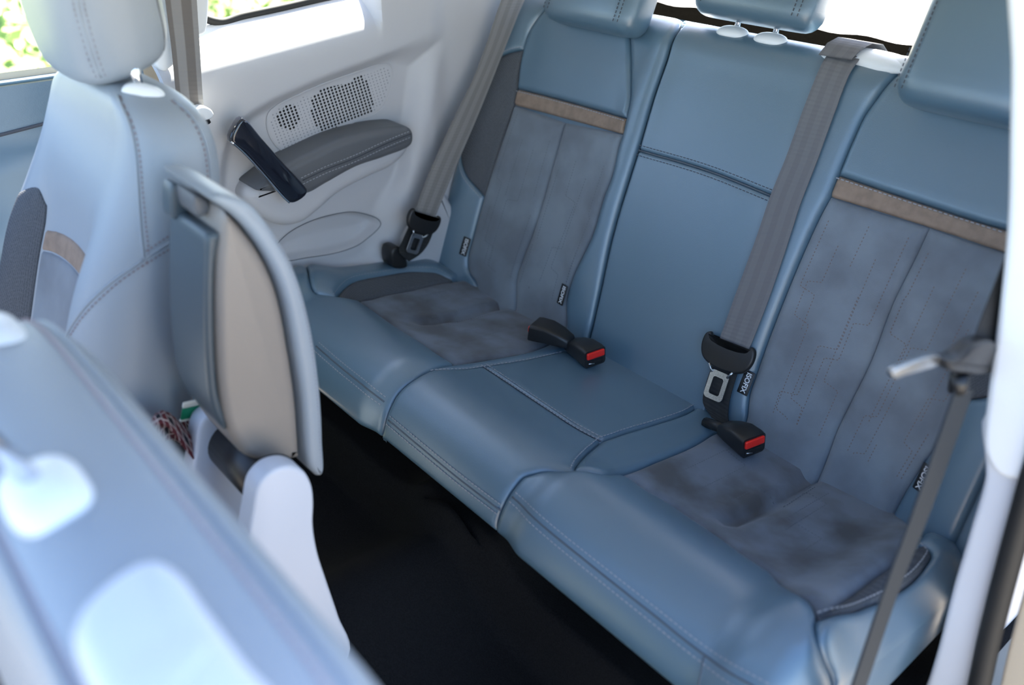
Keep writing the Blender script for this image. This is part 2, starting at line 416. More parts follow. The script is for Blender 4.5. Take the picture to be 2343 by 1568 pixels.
# cushion profile (y,z): from behind the bight forward over the nose down to the hem
CPTS = crom([(0.10, 0.300), (0.02, 0.318), (-0.06, 0.332), (-0.18, 0.346), (-0.30, 0.366), (-0.385, 0.386), (-0.440, 0.380), (-0.484, 0.346), (-0.504, 0.296), (-0.503, 0.248), (-0.490, 0.205)], 12)
CP, CD, CT = path_fn(CPTS); CD = CD - CD[np.argmin(np.abs(CP[:, 0]))]      # t = 0 at y = 0
CREASE = []      # groove polylines in (X,t), depth, width
def cush_rel(U):
    X, t = U[:, 0], U[:, 1]; a = np.abs(X)
    r = 0.012*smooth01((a - 0.185)/0.05)*smooth01((t - 0.30)/0.12)                     # outer seats' noses stand proud of the centre
    r = r + 0.034*smooth01((a - 0.555)/0.075)*(1 - 0.5*smooth01((t - 0.40)/0.15))*smooth01((t + 0.02)/0.1)
    r = r - 0.014*gauss(a - 0.41, 0.11)*smooth01((0.36 - t)/0.1)
    r = r - 0.05*smooth01((a - 0.665)/0.05)
    for L, dp, w in CREASE: r = r - dp*gauss(seg_dist(U, L), w)
    return r
def cush_f(U, h):
    y = np.interp(U[:, 1], CD, CP[:, 0]); z = np.interp(U[:, 1], CD, CP[:, 1])
    ty = np.interp(U[:, 1], CD, CT[:, 0]); tz = np.interp(U[:, 1], CD, CT[:, 1]); k = np.hypot(ty, tz); ny, nz = tz/k, -ty/k
    hh = cush_rel(U) + h
    return np.stack([U[:, 0], y + ny*hh, z + nz*hh], 1)
def cush_guess(px):
    p = onZ(px, 0.36); return [p[0], min(max(-p[1], -0.05), 0.50)]
SC = Surf(cush_f, cush_guess)
TMAX = 0.558
CREASE.append((SC.line([(962, 741), (1013, 736), (1075, 724), (1117, 710), (1158, 703), (1190, 712)]), 0.017, 0.009))
CREASE.append((SC.line([(1667, 1197), (1716, 1181), (1773, 1154), (1822, 1120), (1855, 1095), (1888, 1085)]), 0.019, 0.009))
# ================================================================== REAR BENCH: BACKRESTS
def body_grid(surf, u0, u1, v0, v1, nu, nv, h):
    u = np.linspace(u0, u1, nu); v = np.linspace(v0, v1, nv); UU, VV = np.meshgrid(u, v)
    P = surf.P(np.stack([UU.ravel(), VV.ravel()], 1), h)
    return P.reshape(nv, nu, 3)
def solid_grid(P, Q):
    nv, nu = P.shape[:2]; V = list(P.reshape(-1, 3)) + list(Q.reshape(-1, 3)); o = nv*nu; Fc = []
    for j in range(nv-1):
        for i in range(nu-1):
            a = j*nu + i; Fc.append((a, a+1, a+nu+1, a+nu)); Fc.append((o+a, o+a+nu, o+a+nu+1, o+a+1))
    rim = [i for i in range(nu)] + [j*nu + nu-1 for j in range(1, nv)] + [(nv-1)*nu + i for i in range(nu-2, -1, -1)] + [j*nu for j in range(nv-2, 0, -1)]
    for k in range(len(rim)):
        a, b = rim[k], rim[(k+1) % len(rim)]; Fc.append((a, o+a, o+b, b))
    return sharpen(mesh(V, Fc), 45)
GAP = [(1590, 36), (1563, 58), (1537, 96), (1496, 220), (1461, 341), (1401, 540), (1375, 660), (1350, 770)]
gap_uv = SB.uv(GAP)
def backrest_body(parent, xl, xr):
    P = body_grid(SB, 0, 1, -0.10, 0.80, 24, 60, 0)
    v = np.linspace(-0.10, 0.80, 60); a = np.linspace(0, 1, 24)
    L = np.array([xl(s) for s in v]); Rr = np.array([xr(s) for s in v])
    U = np.stack([(L[:, None]*(1-a) + Rr[:, None]*a).ravel(), np.repeat(v, 24)], 1)
    P = SB.P(U, -0.009).reshape(60, 24, 3)
    back = U.copy(); Q = P.copy(); 
    y = np.clip(P[:, :, 2], 0.25, 0.93)*math.tan(RHO)*0.93 + 0.0; Q[:, :, 1] = np.maximum(P[:, :, 1] + 0.002, (P[:, :, 2] - Z0)*math.tan(RHO) + 0.125)
    return add('backrest_core', solid_grid(P, Q), 'leather', parent)
gx = lambda s: float(np.interp(s, gap_uv[::-1, 1], gap_uv[::-1, 0]))
bf = empty('rear_bench_section', (-0.40, 0.12, 0.30), 'narrow single-seat section of the rear backrest beside the far speaker panel', 'backrest')
bn = empty('rear_bench_section', (0.22, 0.12, 0.30), 'wide two-seat section of the rear backrest with belt running over its top', 'backrest')
outer = lambda s: -0.70 + 0.03*float(smooth01((s-0.5)/0.2))
backrest_body(bf, outer, lambda s: gx(s) - 0.004)
backrest_body(bn, lambda s: gx(s) + 0.004, lambda s: -outer(s))
# --- far section panels
sl = [(1176, 241), (1165, 275), (1134, 365), (1107, 451), (1083, 540), (1070, 596), (1073, 622), (1092, 655)]
sr_ = [(1425, 307), (1417, 331), (1399, 406), (1382, 451), (1355, 540), (1330, 593), (1309, 641), (1296, 693), (1296, 745)]
sm = [(1293, 281), (1265, 379), (1241, 465), (1217, 540), (1199, 586), (1182, 641), (1180, 705)]
SBL = SB.uv(sl); SBR = SB.uv(sr_); SBM = SB.uv(sm)
def ext(P, s): P = np.array(P); q = P[-1].copy(); q[1] = s; return np.vstack([P, [q]])
SBLx, SBRx, SBMx = ext(SBL, -0.06), ext(SBR, -0.06), ext(SBM, -0.06)
T_ = lambda A: [tuple(p) for p in A]
panel('suede_insert', SB, [T_(SBLx), T_(SBMx[::-1]), [(1293, 281), (1235, 261), (1176, 241)]], 'suede', bf, Hp=0.006, w=0.02)
panel('suede_insert', SB, [T_(SBMx), T_(SBRx[::-1]), [(1425, 307), (1360, 294), (1293, 281)]], 'suede', bf, Hp=0.006, w=0.02)
panel('accent_strip', SB, [[(1184, 204), (1248, 220), (1344, 246), (1433, 272)], [(1433, 272), (1425, 307)], [(1425, 307), (1360, 289), (1293, 271), (1235, 255), (1176, 240)], [(1176, 240), (1184, 204)]], 'strip', bf, 'brown ribbed accent strip', Hp=0.004, w=0.006)
UL = SB.uv([(1184, 203), (1188, 162), (1193, 131), (1210, 76), (1234, 38)]); UR = SB.uv([(1433, 272), (1442, 234), (1444, 165), (1441, 69), (1448, 45)])
ULx = np.vstack([UL, [[-0.555, 0.70], [-0.55, 0.78]]]); URx = np.vstack([UR, [[UR[-1][0]+0.012, 0.70], [UR[-1][0]+0.015, 0.78]]])
panel('upper_leather_panel', SB, [T_(ULx[::-1]), [(1184, 203), (1248, 219), (1344, 245), (1433, 271)], T_(URx), [tuple(URx[-1]), tuple(ULx[-1])]], 'leather', bf, Hp=0.006, w=0.012)
gapL = gap_uv + np.array([-0.0035, 0]); gapLx = np.vstack([[[gapL[0][0]-0.004, 0.78]], [[gapL[0][0], 0.70]], gapL[1:], [[gapL[-1][0]+0.004, -0.06]]])
panel('bolster_panel', SB, [T_(gapLx), [tuple(gapLx[-1]), tuple(SBRx[-1])], T_(SBRx[::-1]), [tuple(SBR[0]), tuple(UR[0])], T_(URx), [tuple(URx[-1]), tuple(gapLx[0])]], 'leather', bf, Hp=0.007, w=0.016)
MR = SB.uv([(1198, 114), (1186, 165), (1182, 203), (1176, 238), (1145, 331), (1120, 413), (1107, 451)])
ML = SB.uv([(1107, 451), (1096, 437), (1072, 410), (1057, 375), (1054, 344), (1062, 280), (1085, 200), (1110, 148)])
MTt = SB.uv([(1110, 148), (1139, 133), (1172, 119), (1198, 114)])
panel('mesh_panel', SB, [T_(MR), T_(ML), T_(MTt)], 'mesh', bf, 'dark woven mesh side panel', Hp=0.003, w=0.008)
ox = -0.668
panel('side_bolster_panel', SB, [T_(ML[::-1])[::-1][:5], [tuple(ML[4]), (ox+0.012, 0.36), (ox, 0.30)], [(ox, 0.30), (ox, 0.10), (ox, -0.06)], [(ox, -0.06), tuple(SBLx[-1])], T_(SBLx[3:][::-1])], 'leather', bf, Hp=0.005, w=0.012)
panel('shoulder_panel', SB, [T_(MTt), [tuple(MTt[-1]), tuple(UL[2]), tuple(UL[3]), tuple(UL[4]), tuple(ULx[-1])], [tuple(ULx[-1]), (-0.66, 0.78)], [(-0.66, 0.78), (-0.672, 0.60), (-0.672, 0.37)], [(-0.672, 0.37), tuple(ML[4])], T_(ML[4:])], 'leather', bf, Hp=0.005, w=0.012)
# --- near section panels
c0, c1 = SB.uv([(1465, 345)])[0], SB.uv([(1765, 447)])[0]
gapR = gap_uv + np.array([0.0035, 0]); gapRx = np.vstack([[[gapR[0][0]+0.004, 0.78]], [[gapR[0][0], 0.70]], gapR[1:], [[gapR[-1][0], -0.06]]])
gi = [p for p in T_(gapRx) if p[1] > c0[1] + 0.004]; gj = [p for p in T_(gapRx) if p[1] < c0[1] - 0.004]
cl = (gx(c0[1]) + 0.0035, c0[1]); xr_ = 0.172; cr_ = (xr_, c1[1] - 0.002)
panel('centre_upper_panel', SB, [gi + [cl], [cl, ((cl[0]+xr_)/2, c0[1]+0.003), cr_], [cr_, (xr_+0.01, 0.60), (xr_+0.012, 0.78)], [(xr_+0.012, 0.78), gi[0]]], 'leather', bn, Hp=0.006, w=0.007)
panel('centre_lower_panel', SB, [[cl] + gj, [gj[-1], (0.185, -0.06)], [(0.185, -0.06), (0.178, 0.2), cr_], [cr_, ((cl[0]+xr_)/2, c0[1]+0.003), cl]], 'leather', bn, Hp=0.006, w=0.007)
NL = SB.uv([(1899, 451), (1873, 500), (1825, 607), (1763, 762), (1729, 858), (1715, 899), (1711, 930), (1708, 958)]); NLx = ext(NL, -0.06)
NM = SB.uv([(2125, 521), (2090, 596), (2042, 693), (1991, 827), (1949, 913), (1915, 982), (1894, 1040), (1884, 1066)]); NMx = ext(NM, -0.06)
NR = np.array([(0.596, 0.437), (0.594, 0.35), (0.588, 0.22), (0.575, 0.10), (0.566, 0.04), (0.560, -0.06)])
NUL = SB.uv([(1918, 402), (1949, 327), (1980, 262), (2015, 213)]); NULx = np.vstack([NUL, [[0.286, 0.70], [0.288, 0.78]]])
NUR = np.array([(0.600, 0.475), (0.604, 0.52), (0.603, 0.56), (0.585, 0.62), (0.56, 0.70), (0.55, 0.78)])
panel('suede_insert', SB, [T_(NLx), T_(NMx[::-1]), [(2125, 521), (2010, 486), (1899, 451)]], 'suede', bn, Hp=0.006, w=0.02)
panel('suede_insert', SB, [T_(NMx), T_(NR[::-1]), [tuple(NR[0]), (0.50, 0.437), (2125, 521)]], 'suede', bn, Hp=0.006, w=0.02)
panel('accent_strip', SB, [[(1918, 402), (2059, 450), (2300, 527), tuple(NUR[0])], [tuple(NUR[0]), tuple(NR[0])], [tuple(NR[0]), (2290, 575), (2125, 520), (1899, 450)], [(1899, 450), (1918, 402)]], 'strip', bn, 'brown ribbed accent strip', Hp=0.004, w=0.006)
panel('upper_leather_panel', SB, [T_(NULx[::-1]), [(1918, 401), (2059, 449), (2300, 526), tuple(NUR[0])], T_(NUR), [tuple(NUR[-1]), tuple(NULx[-1])]], 'leather', bn, Hp=0.006, w=0.012)
panel('bolster_panel', SB, [[(0.190, 0.78), (0.188, 0.60), (0.178, c1[1]), (0.182, 0.2), (0.189, -0.06)], [(0.189, -0.06), tuple(NLx[-1])], T_(NLx[::-1]), [tuple(NL[0]), tuple(NUL[0])], T_(NULx), [tuple(NULx[-1]), (0.190, 0.78)]], 'leather', bn, Hp=0.007, w=0.014)
fl = lambda A: [(-p[0], p[1]) for p in A]
panel('mesh_panel', SB, [fl(T_(MR)), fl(T_(ML)), fl(T_(MTt))], 'mesh', bn, 'dark woven mesh side panel', Hp=0.003, w=0.008)
panel('side_bolster_panel', SB, [fl(T_(ML)[:5]), [(-ML[4][0], ML[4][1]), (-ox-0.012, 0.36), (-ox, 0.30)], [(-ox, 0.30), (-ox, 0.10), (-ox, -0.06)], [(-ox, -0.06), tuple(NR[-1])], T_(NR[1:][::-1])], 'leather', bn, Hp=0.005, w=0.012)
panel('shoulder_panel', SB, [fl(T_(MTt)), [(-MTt[-1][0], MTt[-1][1]), tuple(NUR[2]), tuple(NUR[3]), tuple(NUR[-1])], [tuple(NUR[-1]), (0.66, 0.78)], [(0.66, 0.78), (0.672, 0.60), (0.672, 0.37)], [(0.672, 0.37), (-ML[4][0], ML[4][1])], fl(T_(ML[4:]))], 'leather', bn, Hp=0.005, w=0.012)
# --- seams
def offs(P, d):
    P = crom(np.asarray(P), 8); T = np.gradient(P, axis=0); T /= np.linalg.norm(T, axis=1)[:, None]
    return P + np.stack([-T[:, 1], T[:, 0]], 1)*d
ctr = np.array([cl, ((cl[0]+xr_)/2, c0[1]+0.003), cr_])
stitch('stitching', SB, [offs(ctr, 0.010), offs(ctr, -0.010)], 'thread_dark', bn, h=0.0062)
st_top = SB.uv([(1184, 209), (1248, 225), (1344, 251), (1432, 277)])
stitch('stitching', SB, [crom(st_top, 8)], 'thread', bf, h=0.0040)
stn = SB.uv([(1916, 408), (2059, 456), (2299, 533)])
stitch('stitching', SB, [crom(stn, 8)], 'thread', bn, h=0.0040)
stitch('stitching', SB, [offs(T_(ML[:5]), 0.007), offs(T_(MTt), 0.007)], 'thread', bf, h=0.0035, pitch=0.007)
# quilting lines of thread on the suede: long verticals that step sideways
def quilt(L, Rr, s0, s1, n, seed):
    r = random.Random(seed); out = []
    fl_ = lambda A, s: float(np.interp(s, A[::-1, 1], A[::-1, 0]))
    for k in range(n):
        a = (k + 0.6)/(n + 0.2); s = s1 - r.uniform(0.0, 0.08); pts = []
        while s > s0:
            x = fl_(L, s)*(1-a) + fl_(Rr, s)*a; pts.append((x, s)); e = s - r.uniform(0.06, 0.17)
            e = max(e, s0); pts.append((fl_(L, e)*(1-a) + fl_(Rr, e)*a, e)); s = e
            if r.random() < 0.3: out.append(np.array(pts)) if len(pts) > 1 else None; pts = []; s -= r.uniform(0.01, 0.04)
            a = min(max(a + r.choice((-1, 1))*r.uniform(0.10, 0.22), 0.1), 0.9)
            if pts and s > s0: pts.append((fl_(L, s)*(1-a) + fl_(Rr, s)*a, s - 0.006)); s -= 0.006
        if len(pts) > 1: out.append(np.array(pts))
    return out
stitch('quilting', SB, quilt(SBL, SBM, 0.05, 0.42, 4, 1) + quilt(SBM, SBR, 0.05, 0.40, 4, 2), 'thread_quilt', bf, h=0.0060, wd=0.0011, ht=0.0007, pitch=0.0062, ln=0.0028)
stitch('quilting', SB, quilt(NL, NM, 0.05, 0.42, 5, 3) + quilt(NM, NR, 0.05, 0.42, 5, 4), 'thread_brown', bn, h=0.0060, wd=0.0012, ht=0.0008, pitch=0.0062, ln=0.0028)
# --- isofix tags with their lettering
def tag(cpx, parent, flip=False, uvp=None):
    c = SB.uv([cpx])[0] if uvp is None else np.array(uvp)
    g = lambda du, ds, h: SB.P(c + np.array([du, ds]), h)[0]
    o = g(0, 0, 0.0068); e1 = unit(g(0.01, 0, 0.0068) - o); e2 = unit(g(0, 0.01, 0.0068) - o); e3 = np.cross(e1, e2)
    a = math.radians(-2); e1, e2 = _c(a)*e1 + _s(a)*e2, -_s(a)*e1 + _c(a)*e2
    tg = add('isofix_tag', rex(rrect(0.021, 0.046, 0.0012), o, e1, e2, e3, 0.0016, 0.0003, 1), 'plastic_black', parent, 'small black cloth tag printed ISOFIX')
    cu = bpy.data.curves.new('t', 'FONT'); cu.body = 'ISOFIX'; cu.size = 0.0135; cu.align_x = 'CENTER'; cu.align_y = 'CENTER'; cu.extrude = 0.0002; cu.space_character = 1.0; cu.offset = 0.00025
    to = bpy.data.objects.new('t', cu); COL.objects.link(to); dg = bpy.context.evaluated_depsgraph_get()
    me = bpy.data.meshes.new_from_object(to.evaluated_get(dg)); bpy.data.objects.remove(to)
    X = -e2; Y = e1; oo = o + e3*0.0018
    me.transform(Matrix(((X[0], Y[0], e3[0], oo[0]), (X[1], Y[1], e3[1], oo[1]), (X[2], Y[2], e3[2], oo[2]), (0, 0, 0, 1))))
    add('lettering', me, 'white_print', tg, smooth=False)
tag((1069, 565), bf); tag((1292, 675), bf); tag((1712, 876), bn); tag((2116, 1093), bn)
# --- plastic guides on the top edges
def dome(name, c, e1, e2, n, a, b, hgt, m, parent, label=None, pw=2.6):
    secs = []
    for k in range(8):
        t = k/7; sc = (1 - t**2.4)**0.5 if k < 7 else 0.02
        secs.append([np.asarray(c) + e1*a*sc*np.sign(_c(q))*abs(_c(q))**(2/pw) + e2*b*sc*np.sign(_s(q))*abs(_s(q))**(2/pw) + n*hgt*t for q in np.linspace(0, 2*math.pi, 29)[:-1]])
    return add(name, loft(secs), m, parent, label)
def top_at(px, ds=0.0):
    u = SB.uv([px])[0]; return u
def guide(px, parent, a=0.034, b=0.019, m='plastic_white'):
    u = np.array([SB.inv(np.array(px, float))[0], 0.685]); c = SB.P(u, 0.003)[0]; n = unit(SB.P(u, 0.02)[0] - c); e1 = np.array([1., 0, 0]); e2 = np.cross(n, e1)
    dome('headrest_guide', c, e1, e2, n, a, b, 0.014, m, parent, 'white plastic headrest guide'); return c, n
g1 = guide((1722, 66), bn); g2 = guide((1806, 84), bn)
guide((1447, 28), bf); guide((2120, 130), bn); guide((2270, 170), bn)
u = np.array([0.210, 0.680]); c = SB.P(u, 0.0)[0]; n = unit(SB.P(u, 0.02)[0] - c)
dome('belt_guide', c, np.array([1., 0, 0]), np.cross(n, np.array([1., 0, 0])), n, 0.084, 0.027, 0.020, 'plastic_white', bn, 'white plastic belt outlet cap', 3.2)

# ================================================================== REAR BENCH: CUSHION
cu = empty('rear_seat_cushion', (0.0, -0.25, 0.20), 'blue-grey leather and suede rear bench cushion across the cabin', 'seat cushion')
P = body_grid(SC, -0.71, 0.71, -0.09, TMAX - 0.008, 90, 60, -0.010); Q = P.copy(); Q[:, :, 2] = np.minimum(P[:, :, 2] - 0.004, 0.245); Q[:, :, 1] = np.clip(P[:, :, 1], -0.36, 0.06)
add('cushion_core', solid_grid(P, Q), 'leather', cu)
s1 = [(982, 851), (944, 872), (910, 903), (892, 937), (880, 979), (875, 1002), (878, 1017)]
S1 = SC.uv(s1); S1x = np.vstack([S1, [[S1[-1][0], TMAX]]])
fm = [(820, 691), (862, 720), (910, 755), (965, 789), (1006, 817), (1041, 837)]
FM = SC.uv(fm)
b_in = [(1058, 641), (1036, 641), (1006, 627), (975, 622), (931, 622), (875, 631), (834, 638), (803, 648), (783, 665), (769, 682)]
BIN = SC.uv(b_in[1:]); XO = -0.705
nose_l = SC.uv([(769, 682), (751, 677), (720, 670), (696, 665)])
nl_end = (XO, float(nose_l[-1][1]) + 0.02)
panel('nose_panel', SC, [T_(FM), [tuple(FM[-1]), tuple(S1[0])], T_(S1x), [tuple(S1x[-1]), (XO, TMAX)], [(XO, TMAX), nl_end], [nl_end] + T_(nose_l[::-1]), [tuple(nose_l[0]), tuple(FM[0])]], 'leather', cu, Hp=0.006, w=0.014)
panel('side_bolster_panel', SC, [T_(BIN[::-1])[::-1], T_(nose_l) + [nl_end], [nl_end, (XO, 0.2), (XO, -0.06)], [(XO, -0.06), (-0.60, -0.06), tuple(BIN[0])]], 'leather', cu, Hp=0.008, w=0.014)
panel('mesh_panel', SC, [T_(BIN), [(769, 682), (790, 687), (810, 689)], [(810, 689), (875, 677), (944, 663), (1036, 645)], [(1036, 645), tuple(BIN[0])]], 'mesh', cu, 'dark woven mesh side panel', Hp=0.003, w=0.008)
SR2 = SC.uv([(1265, 787), (1220, 805), (1151, 820), (1082, 832), (1041, 837)])
panel('suede_insert', SC, [[(820, 690), (875, 677), (944, 663), (1036, 645)], [(1036, 645), (-0.575, 0.0), (-0.575, -0.06)], [(-0.575, -0.06), (-0.22, -0.06)], [(-0.22, -0.06), (-0.19, 0.02), tuple(SR2[0])], T_(SR2), T_(FM[::-1])], 'suede_seat', cu, Hp=0.006, w=0.022)
CS = SC.uv([(982, 851), (1044, 848), (1106, 841), (1200, 826), (1282, 808)])
panel('side_strip', SC, [T_(SR2[::-1]), [tuple(SR2[0]), (-0.185, 0.02), (-0.18, -0.06)], [(-0.18, -0.06), (-0.145, -0.06)], [(-0.145, -0.06), tuple(CS[-1])], T_(CS[::-1])], 'leather', cu, Hp=0.005, w=0.010)
DS = SC.uv([(1106, 841), (1150, 870), (1253, 939), (1322, 984), (1375, 1012)])
S2 = SC.uv([(1313, 1080), (1251, 1080), (1217, 1087), (1199, 1093), (1182, 1111), (1165, 1135), (1151, 1162), (1138, 1204), (1139, 1228)]); S2x = np.vstack([S2, [[S2[-1][0], TMAX]]])
CC = SC.uv([(1375, 1012), (1343, 1039), (1319, 1066), (1313, 1080)])
panel('centre_front_panel', SC, [T_(CS[:3]), T_(DS), T_(CC), T_(S2x), [tuple(S2x[-1]), tuple(S1x[-1])], T_(S1x[::-1])], 'leather', cu, Hp=0.005, w=0.012)
CR = SC.uv([(1598, 932), (1563, 951), (1494, 974), (1443, 989), (1375, 1012)])
panel('centre_rear_panel', SC, [T_(CS[2:]), [tuple(CS[-1]), (-0.14, -0.06)], [(-0.14, -0.06), (0.185, -0.06)], [(0.185, -0.06), tuple(CR[0])], T_(CR), T_(DS[::-1])], 'leather', cu, Hp=0.005, w=0.010)
NS = SC.uv([(1313, 1080), (1382, 1090), (1414, 1088)]); NS2 = SC.uv([(1414, 1088), (1494, 1060), (1591, 1018), (1630, 994)])
panel('side_strip', SC, [T_(CR), T_(CC), T_(NS), T_(NS2), [tuple(NS2[-1]), (0.24, -0.06)], [(0.24, -0.06), (0.19, -0.06)], [(0.19, -0.06), tuple(CR[0])]], 'leather', cu, Hp=0.006, w=0.014)
NN = SC.uv([(1414, 1089), (1447, 1104), (1475, 1126), (1529, 1157), (1586, 1197), (1647, 1238), (1708, 1283), (1769, 1324), (1822, 1361), (1859, 1389), (1869, 1412)])
NE = SC.uv([(1869, 1412), (1865, 1430), (1871, 1471), (1888, 1516), (1905, 1560)]); NEx = np.vstack([NE, [[NE[-1][0]+0.02, TMAX]]])
panel('nose_panel', SC, [T_(S2x[::-1]), T_(NS), T_(NN), T_(NEx), [tuple(NEx[-1]), tuple(S2x[-1])]], 'leather', cu, Hp=0.008, w=0.016)
NSR = SC.uv([(1871, 1412), (1892, 1401), (1933, 1373), (1994, 1328), (2047, 1291), (2094, 1256)])
panel('suede_insert', SC, [T_(NS2), [tuple(NS2[-1]), (0.25, -0.06)], [(0.25, -0.06), (0.58, -0.06)], [(0.58, -0.06), (0.60, 0.02), tuple(NSR[-1])], T_(NSR[::-1]), T_(NN[::-1])], 'suede_seat', cu, Hp=0.006, w=0.022)
NMo = SC.uv([(2094, 1256), (2114, 1248), (2131, 1267), (2123, 1287), (2090, 1328), (2029, 1369), (1980, 1389), (1939, 1403), (1871, 1421)])
panel('mesh_panel', SC, [T_(NSR), T_(NMo), [tuple(NMo[-1]), tuple(NSR[0])]], 'mesh', cu, 'dark woven mesh side panel', Hp=0.003, w=0.008)
panel('side_bolster_panel', SC, [T_(NMo), T_(NEx), [tuple(NEx[-1]), (0.71, TMAX)], [(0.71, TMAX), (0.71, -0.06)], [(0.71, -0.06), (0.61, -0.06)], [(0.61, -0.06), tuple(NMo[0])]], 'leather', cu, Hp=0.007, w=0.014)
# front double seams
f1 = SC.uv([(728, 795), (780, 840), (836, 885), (884, 922)]); f2 = SC.uv([(893, 962), (960, 1018), (1050, 1092), (1149, 1168)]); f3 = SC.uv([(1178, 1140), (1260, 1216), (1370, 1305), (1500, 1408), (1617, 1500), (1760, 1590)])
for k, L in enumerate((f1, f2, f3)):
    CREASE.append((crom(L, 6), 0.0, 0.004))
stitch('stitching', SC, [offs(f3, 0.008), offs(f3, -0.008)], 'thread', cu, h=0.0080)
stitch('stitching', SC, [offs(L, d) for L in (f1, f2) for d in (0.008, -0.008)] + [offs(DS, 0.006), offs(DS, -0.006), offs(CS, 0.006), offs(CR, 0.006), offs(CC, 0.006)], 'thread', cu, h=0.0062)
stitch('stitching', SC, [offs(BIN, 0.007), offs(NMo[1:], 0.007)], 'thread', cu, h=0.0050)
def seam_cord(name, surf, L, r, m, parent, h=0.004):
    return add(name, tube(surf.P(crom(L, 6), h), r, 6), m, parent)
f4 = SC.uv([(1617, 1504), (1611, 1540), (1605, 1572)])
for L, hh in ((f1, .0058), (f2, .0048), (f3, .0078), (f4, .0078)): seam_cord('seam', SC, L, 0.0016, 'seam', cu, hh)
seam_cord('seam', SC, DS, 0.0014, 'seam', cu, 0.0018); seam_cord('seam', SB, ctr, 0.0018, 'seam', bn, 0.003)
qx = lambda L, r_, t0, t1, n, sd: [np.stack([q[:, 0], q[:, 1]], 1) for q in quilt(np.array(L), np.array(r_), t0, t1, n, sd)]
Lq = np.array([(-0.56, 0.28), (-0.56, 0.0)]); Rq = np.array([(-0.26, 0.26), (-0.26, 0.0)])
stitch('quilting', SC, qx(Lq, Rq, 0.03, 0.25, 6, 11) + qx(-Rq*np.array([1, -1]), -Lq*np.array([1, -1]), 0.03, 0.26, 6, 12), 'thread_quilt', cu, h=0.0060, wd=0.0011, ht=0.0007, pitch=0.0062, ln=0.0028)

# ================================================================== REAR HEADRESTS
def slab_headrest(name, label, c, ex, ez, w, hgt, d, posts, seam_x):
    """c = centre of the lower front edge; ex across, ez up along the pad, d depth backwards"""
    ex, ez = unit(ex), unit(ez); ey = np.cross(ez, ex)                 # ey points backwards
    root = empty(name, tuple(c + ez*0.02 + ey*d*0.5), label, 'headrest', 'rear headrests')
    secs = []
    N = 40
    for k in range(15):
        t = k/14; zz = hgt*(0.5 - 0.5*math.cos(math.pi*t)); e = min(zz, hgt - zz); rr = 0.034
        q = 1 if e > rr else math.sqrt(max(1 - (1 - e/rr)**2, 0)); sw = w/2 - rr*(1 - q)*0.8; sd = d/2 - rr*(1 - q)*0.85
        if k in (0, 14): sw, sd = w/2 - rr*0.95, d/2 - rr*0.95
        sec = []
        for a in np.linspace(0, 2*math.pi, N + 1)[:-1]:
            x = np.sign(_c(a))*abs(_c(a))**(2/5.5)*sw; y = np.sign(_s(a))*abs(_s(a))**(2/4.0)*sd
            y -= 0.010*(1 - (x/(w/2))**2) if y < 0 else 0
            sec.append(c + ex*x + ey*(d/2 + y) + ez*zz)
        secs.append(sec)
    pad = add('pad', loft(secs), 'leather', root)
    # side seams with stitching
    for sx in (-1, 1):
        V, Fc = [], []
        x = sx*seam_x
        for z in np.arange(0.02, hgt - 0.02, 0.008):
            for dx in (-0.006, 0.006):
                k = len(V); o = c + ex*(x + dx) + ey*(-0.0105*(1 - (x/(w/2))**2) + 0.0005 + 0.5*(abs(x)/(w/2))**14*0.02) + ez*z
                for bx, by, bz in BOX: V.append(o + ez*0.0025*by + ex*0.0008*bx - ey*0.001*bz)
                Fc += [tuple(k + i for i in f) for f in BF]
        add('stitching', mesh(V, Fc), 'thread_dark', pad, kind='stuff', smooth=False)
    for p0, p1 in posts: add('post', tube([p0, p1], 0.0058, 12), 'chrome', root, 'chrome headrest post')
    return root
def on_back_h(px, h):
    u = SB.inv(np.array(px, float), h); return SB.P(u, h)[0]
n_b = np.array([0, -math.cos(RHO), math.sin(RHO)]); t_b = np.array([0, math.sin(RHO), math.cos(RHO)])
def plane_b(px, h): return onplane(px[0], px[1], np.array([0, 0, Z0]) + n_b*h, n_b)
# far: L-shaped pad hanging in front of the backrest top
a, b = plane_b((1222, 38), 0.075), plane_b((1432, 66), 0.075)
cc = (a + b)/2; ww = b[0] - a[0]; pz = SB.P([[0, 0.70]], -0.02)[0]
slab_headrest('rear_headrest', 'rear headrest above the narrow seat by the speaker panel', cc - t_b*0.002, (1, 0, 0), t_b, ww, 0.19, 0.085,
              [((cc[0]-0.07, pz[1]-0.01, pz[2]-0.05), (cc[0]-0.07, pz[1]-0.01, pz[2]+0.08)), ((cc[0]+0.07, pz[1]-0.01, pz[2]-0.05), (cc[0]+0.07, pz[1]-0.01, pz[2]+0.08))], ww*0.385)
# centre: pad raised on two short posts
a, b = plane_b((1566, 22), 0.02), plane_b((1842, 62), 0.02); cc = (a + b)/2
po = [(tuple(g[0] - g[1]*0.03), tuple(g[0] + unit(g[1]*0.2 + t_b)*0.09)) for g in (g1, g2)]
slab_headrest('rear_headrest', 'middle rear headrest raised on two short chrome posts', cc, (1, 0, 0), t_b, b[0]-a[0], 0.13, 0.075, po, (b[0]-a[0])*0.40)
# near
a, b = plane_b((2024, 222), 0.085), plane_b((2345, 305), 0.085); cc = (a + b)/2; ww = b[0] - a[0]
hn = slab_headrest('rear_headrest', 'large rear headrest beside the bright white door pillar', cc + t_b*0.004, (1, 0, 0), t_b, ww, 0.20, 0.09,
              [((cc[0]-0.07, pz[1]-0.01, pz[2]-0.05), (cc[0]-0.07, pz[1]-0.01, pz[2]+0.08)), ((cc[0]+0.07, pz[1]-0.01, pz[2]-0.05), (cc[0]+0.07, pz[1]-0.01, pz[2]+0.08))], ww*0.43)

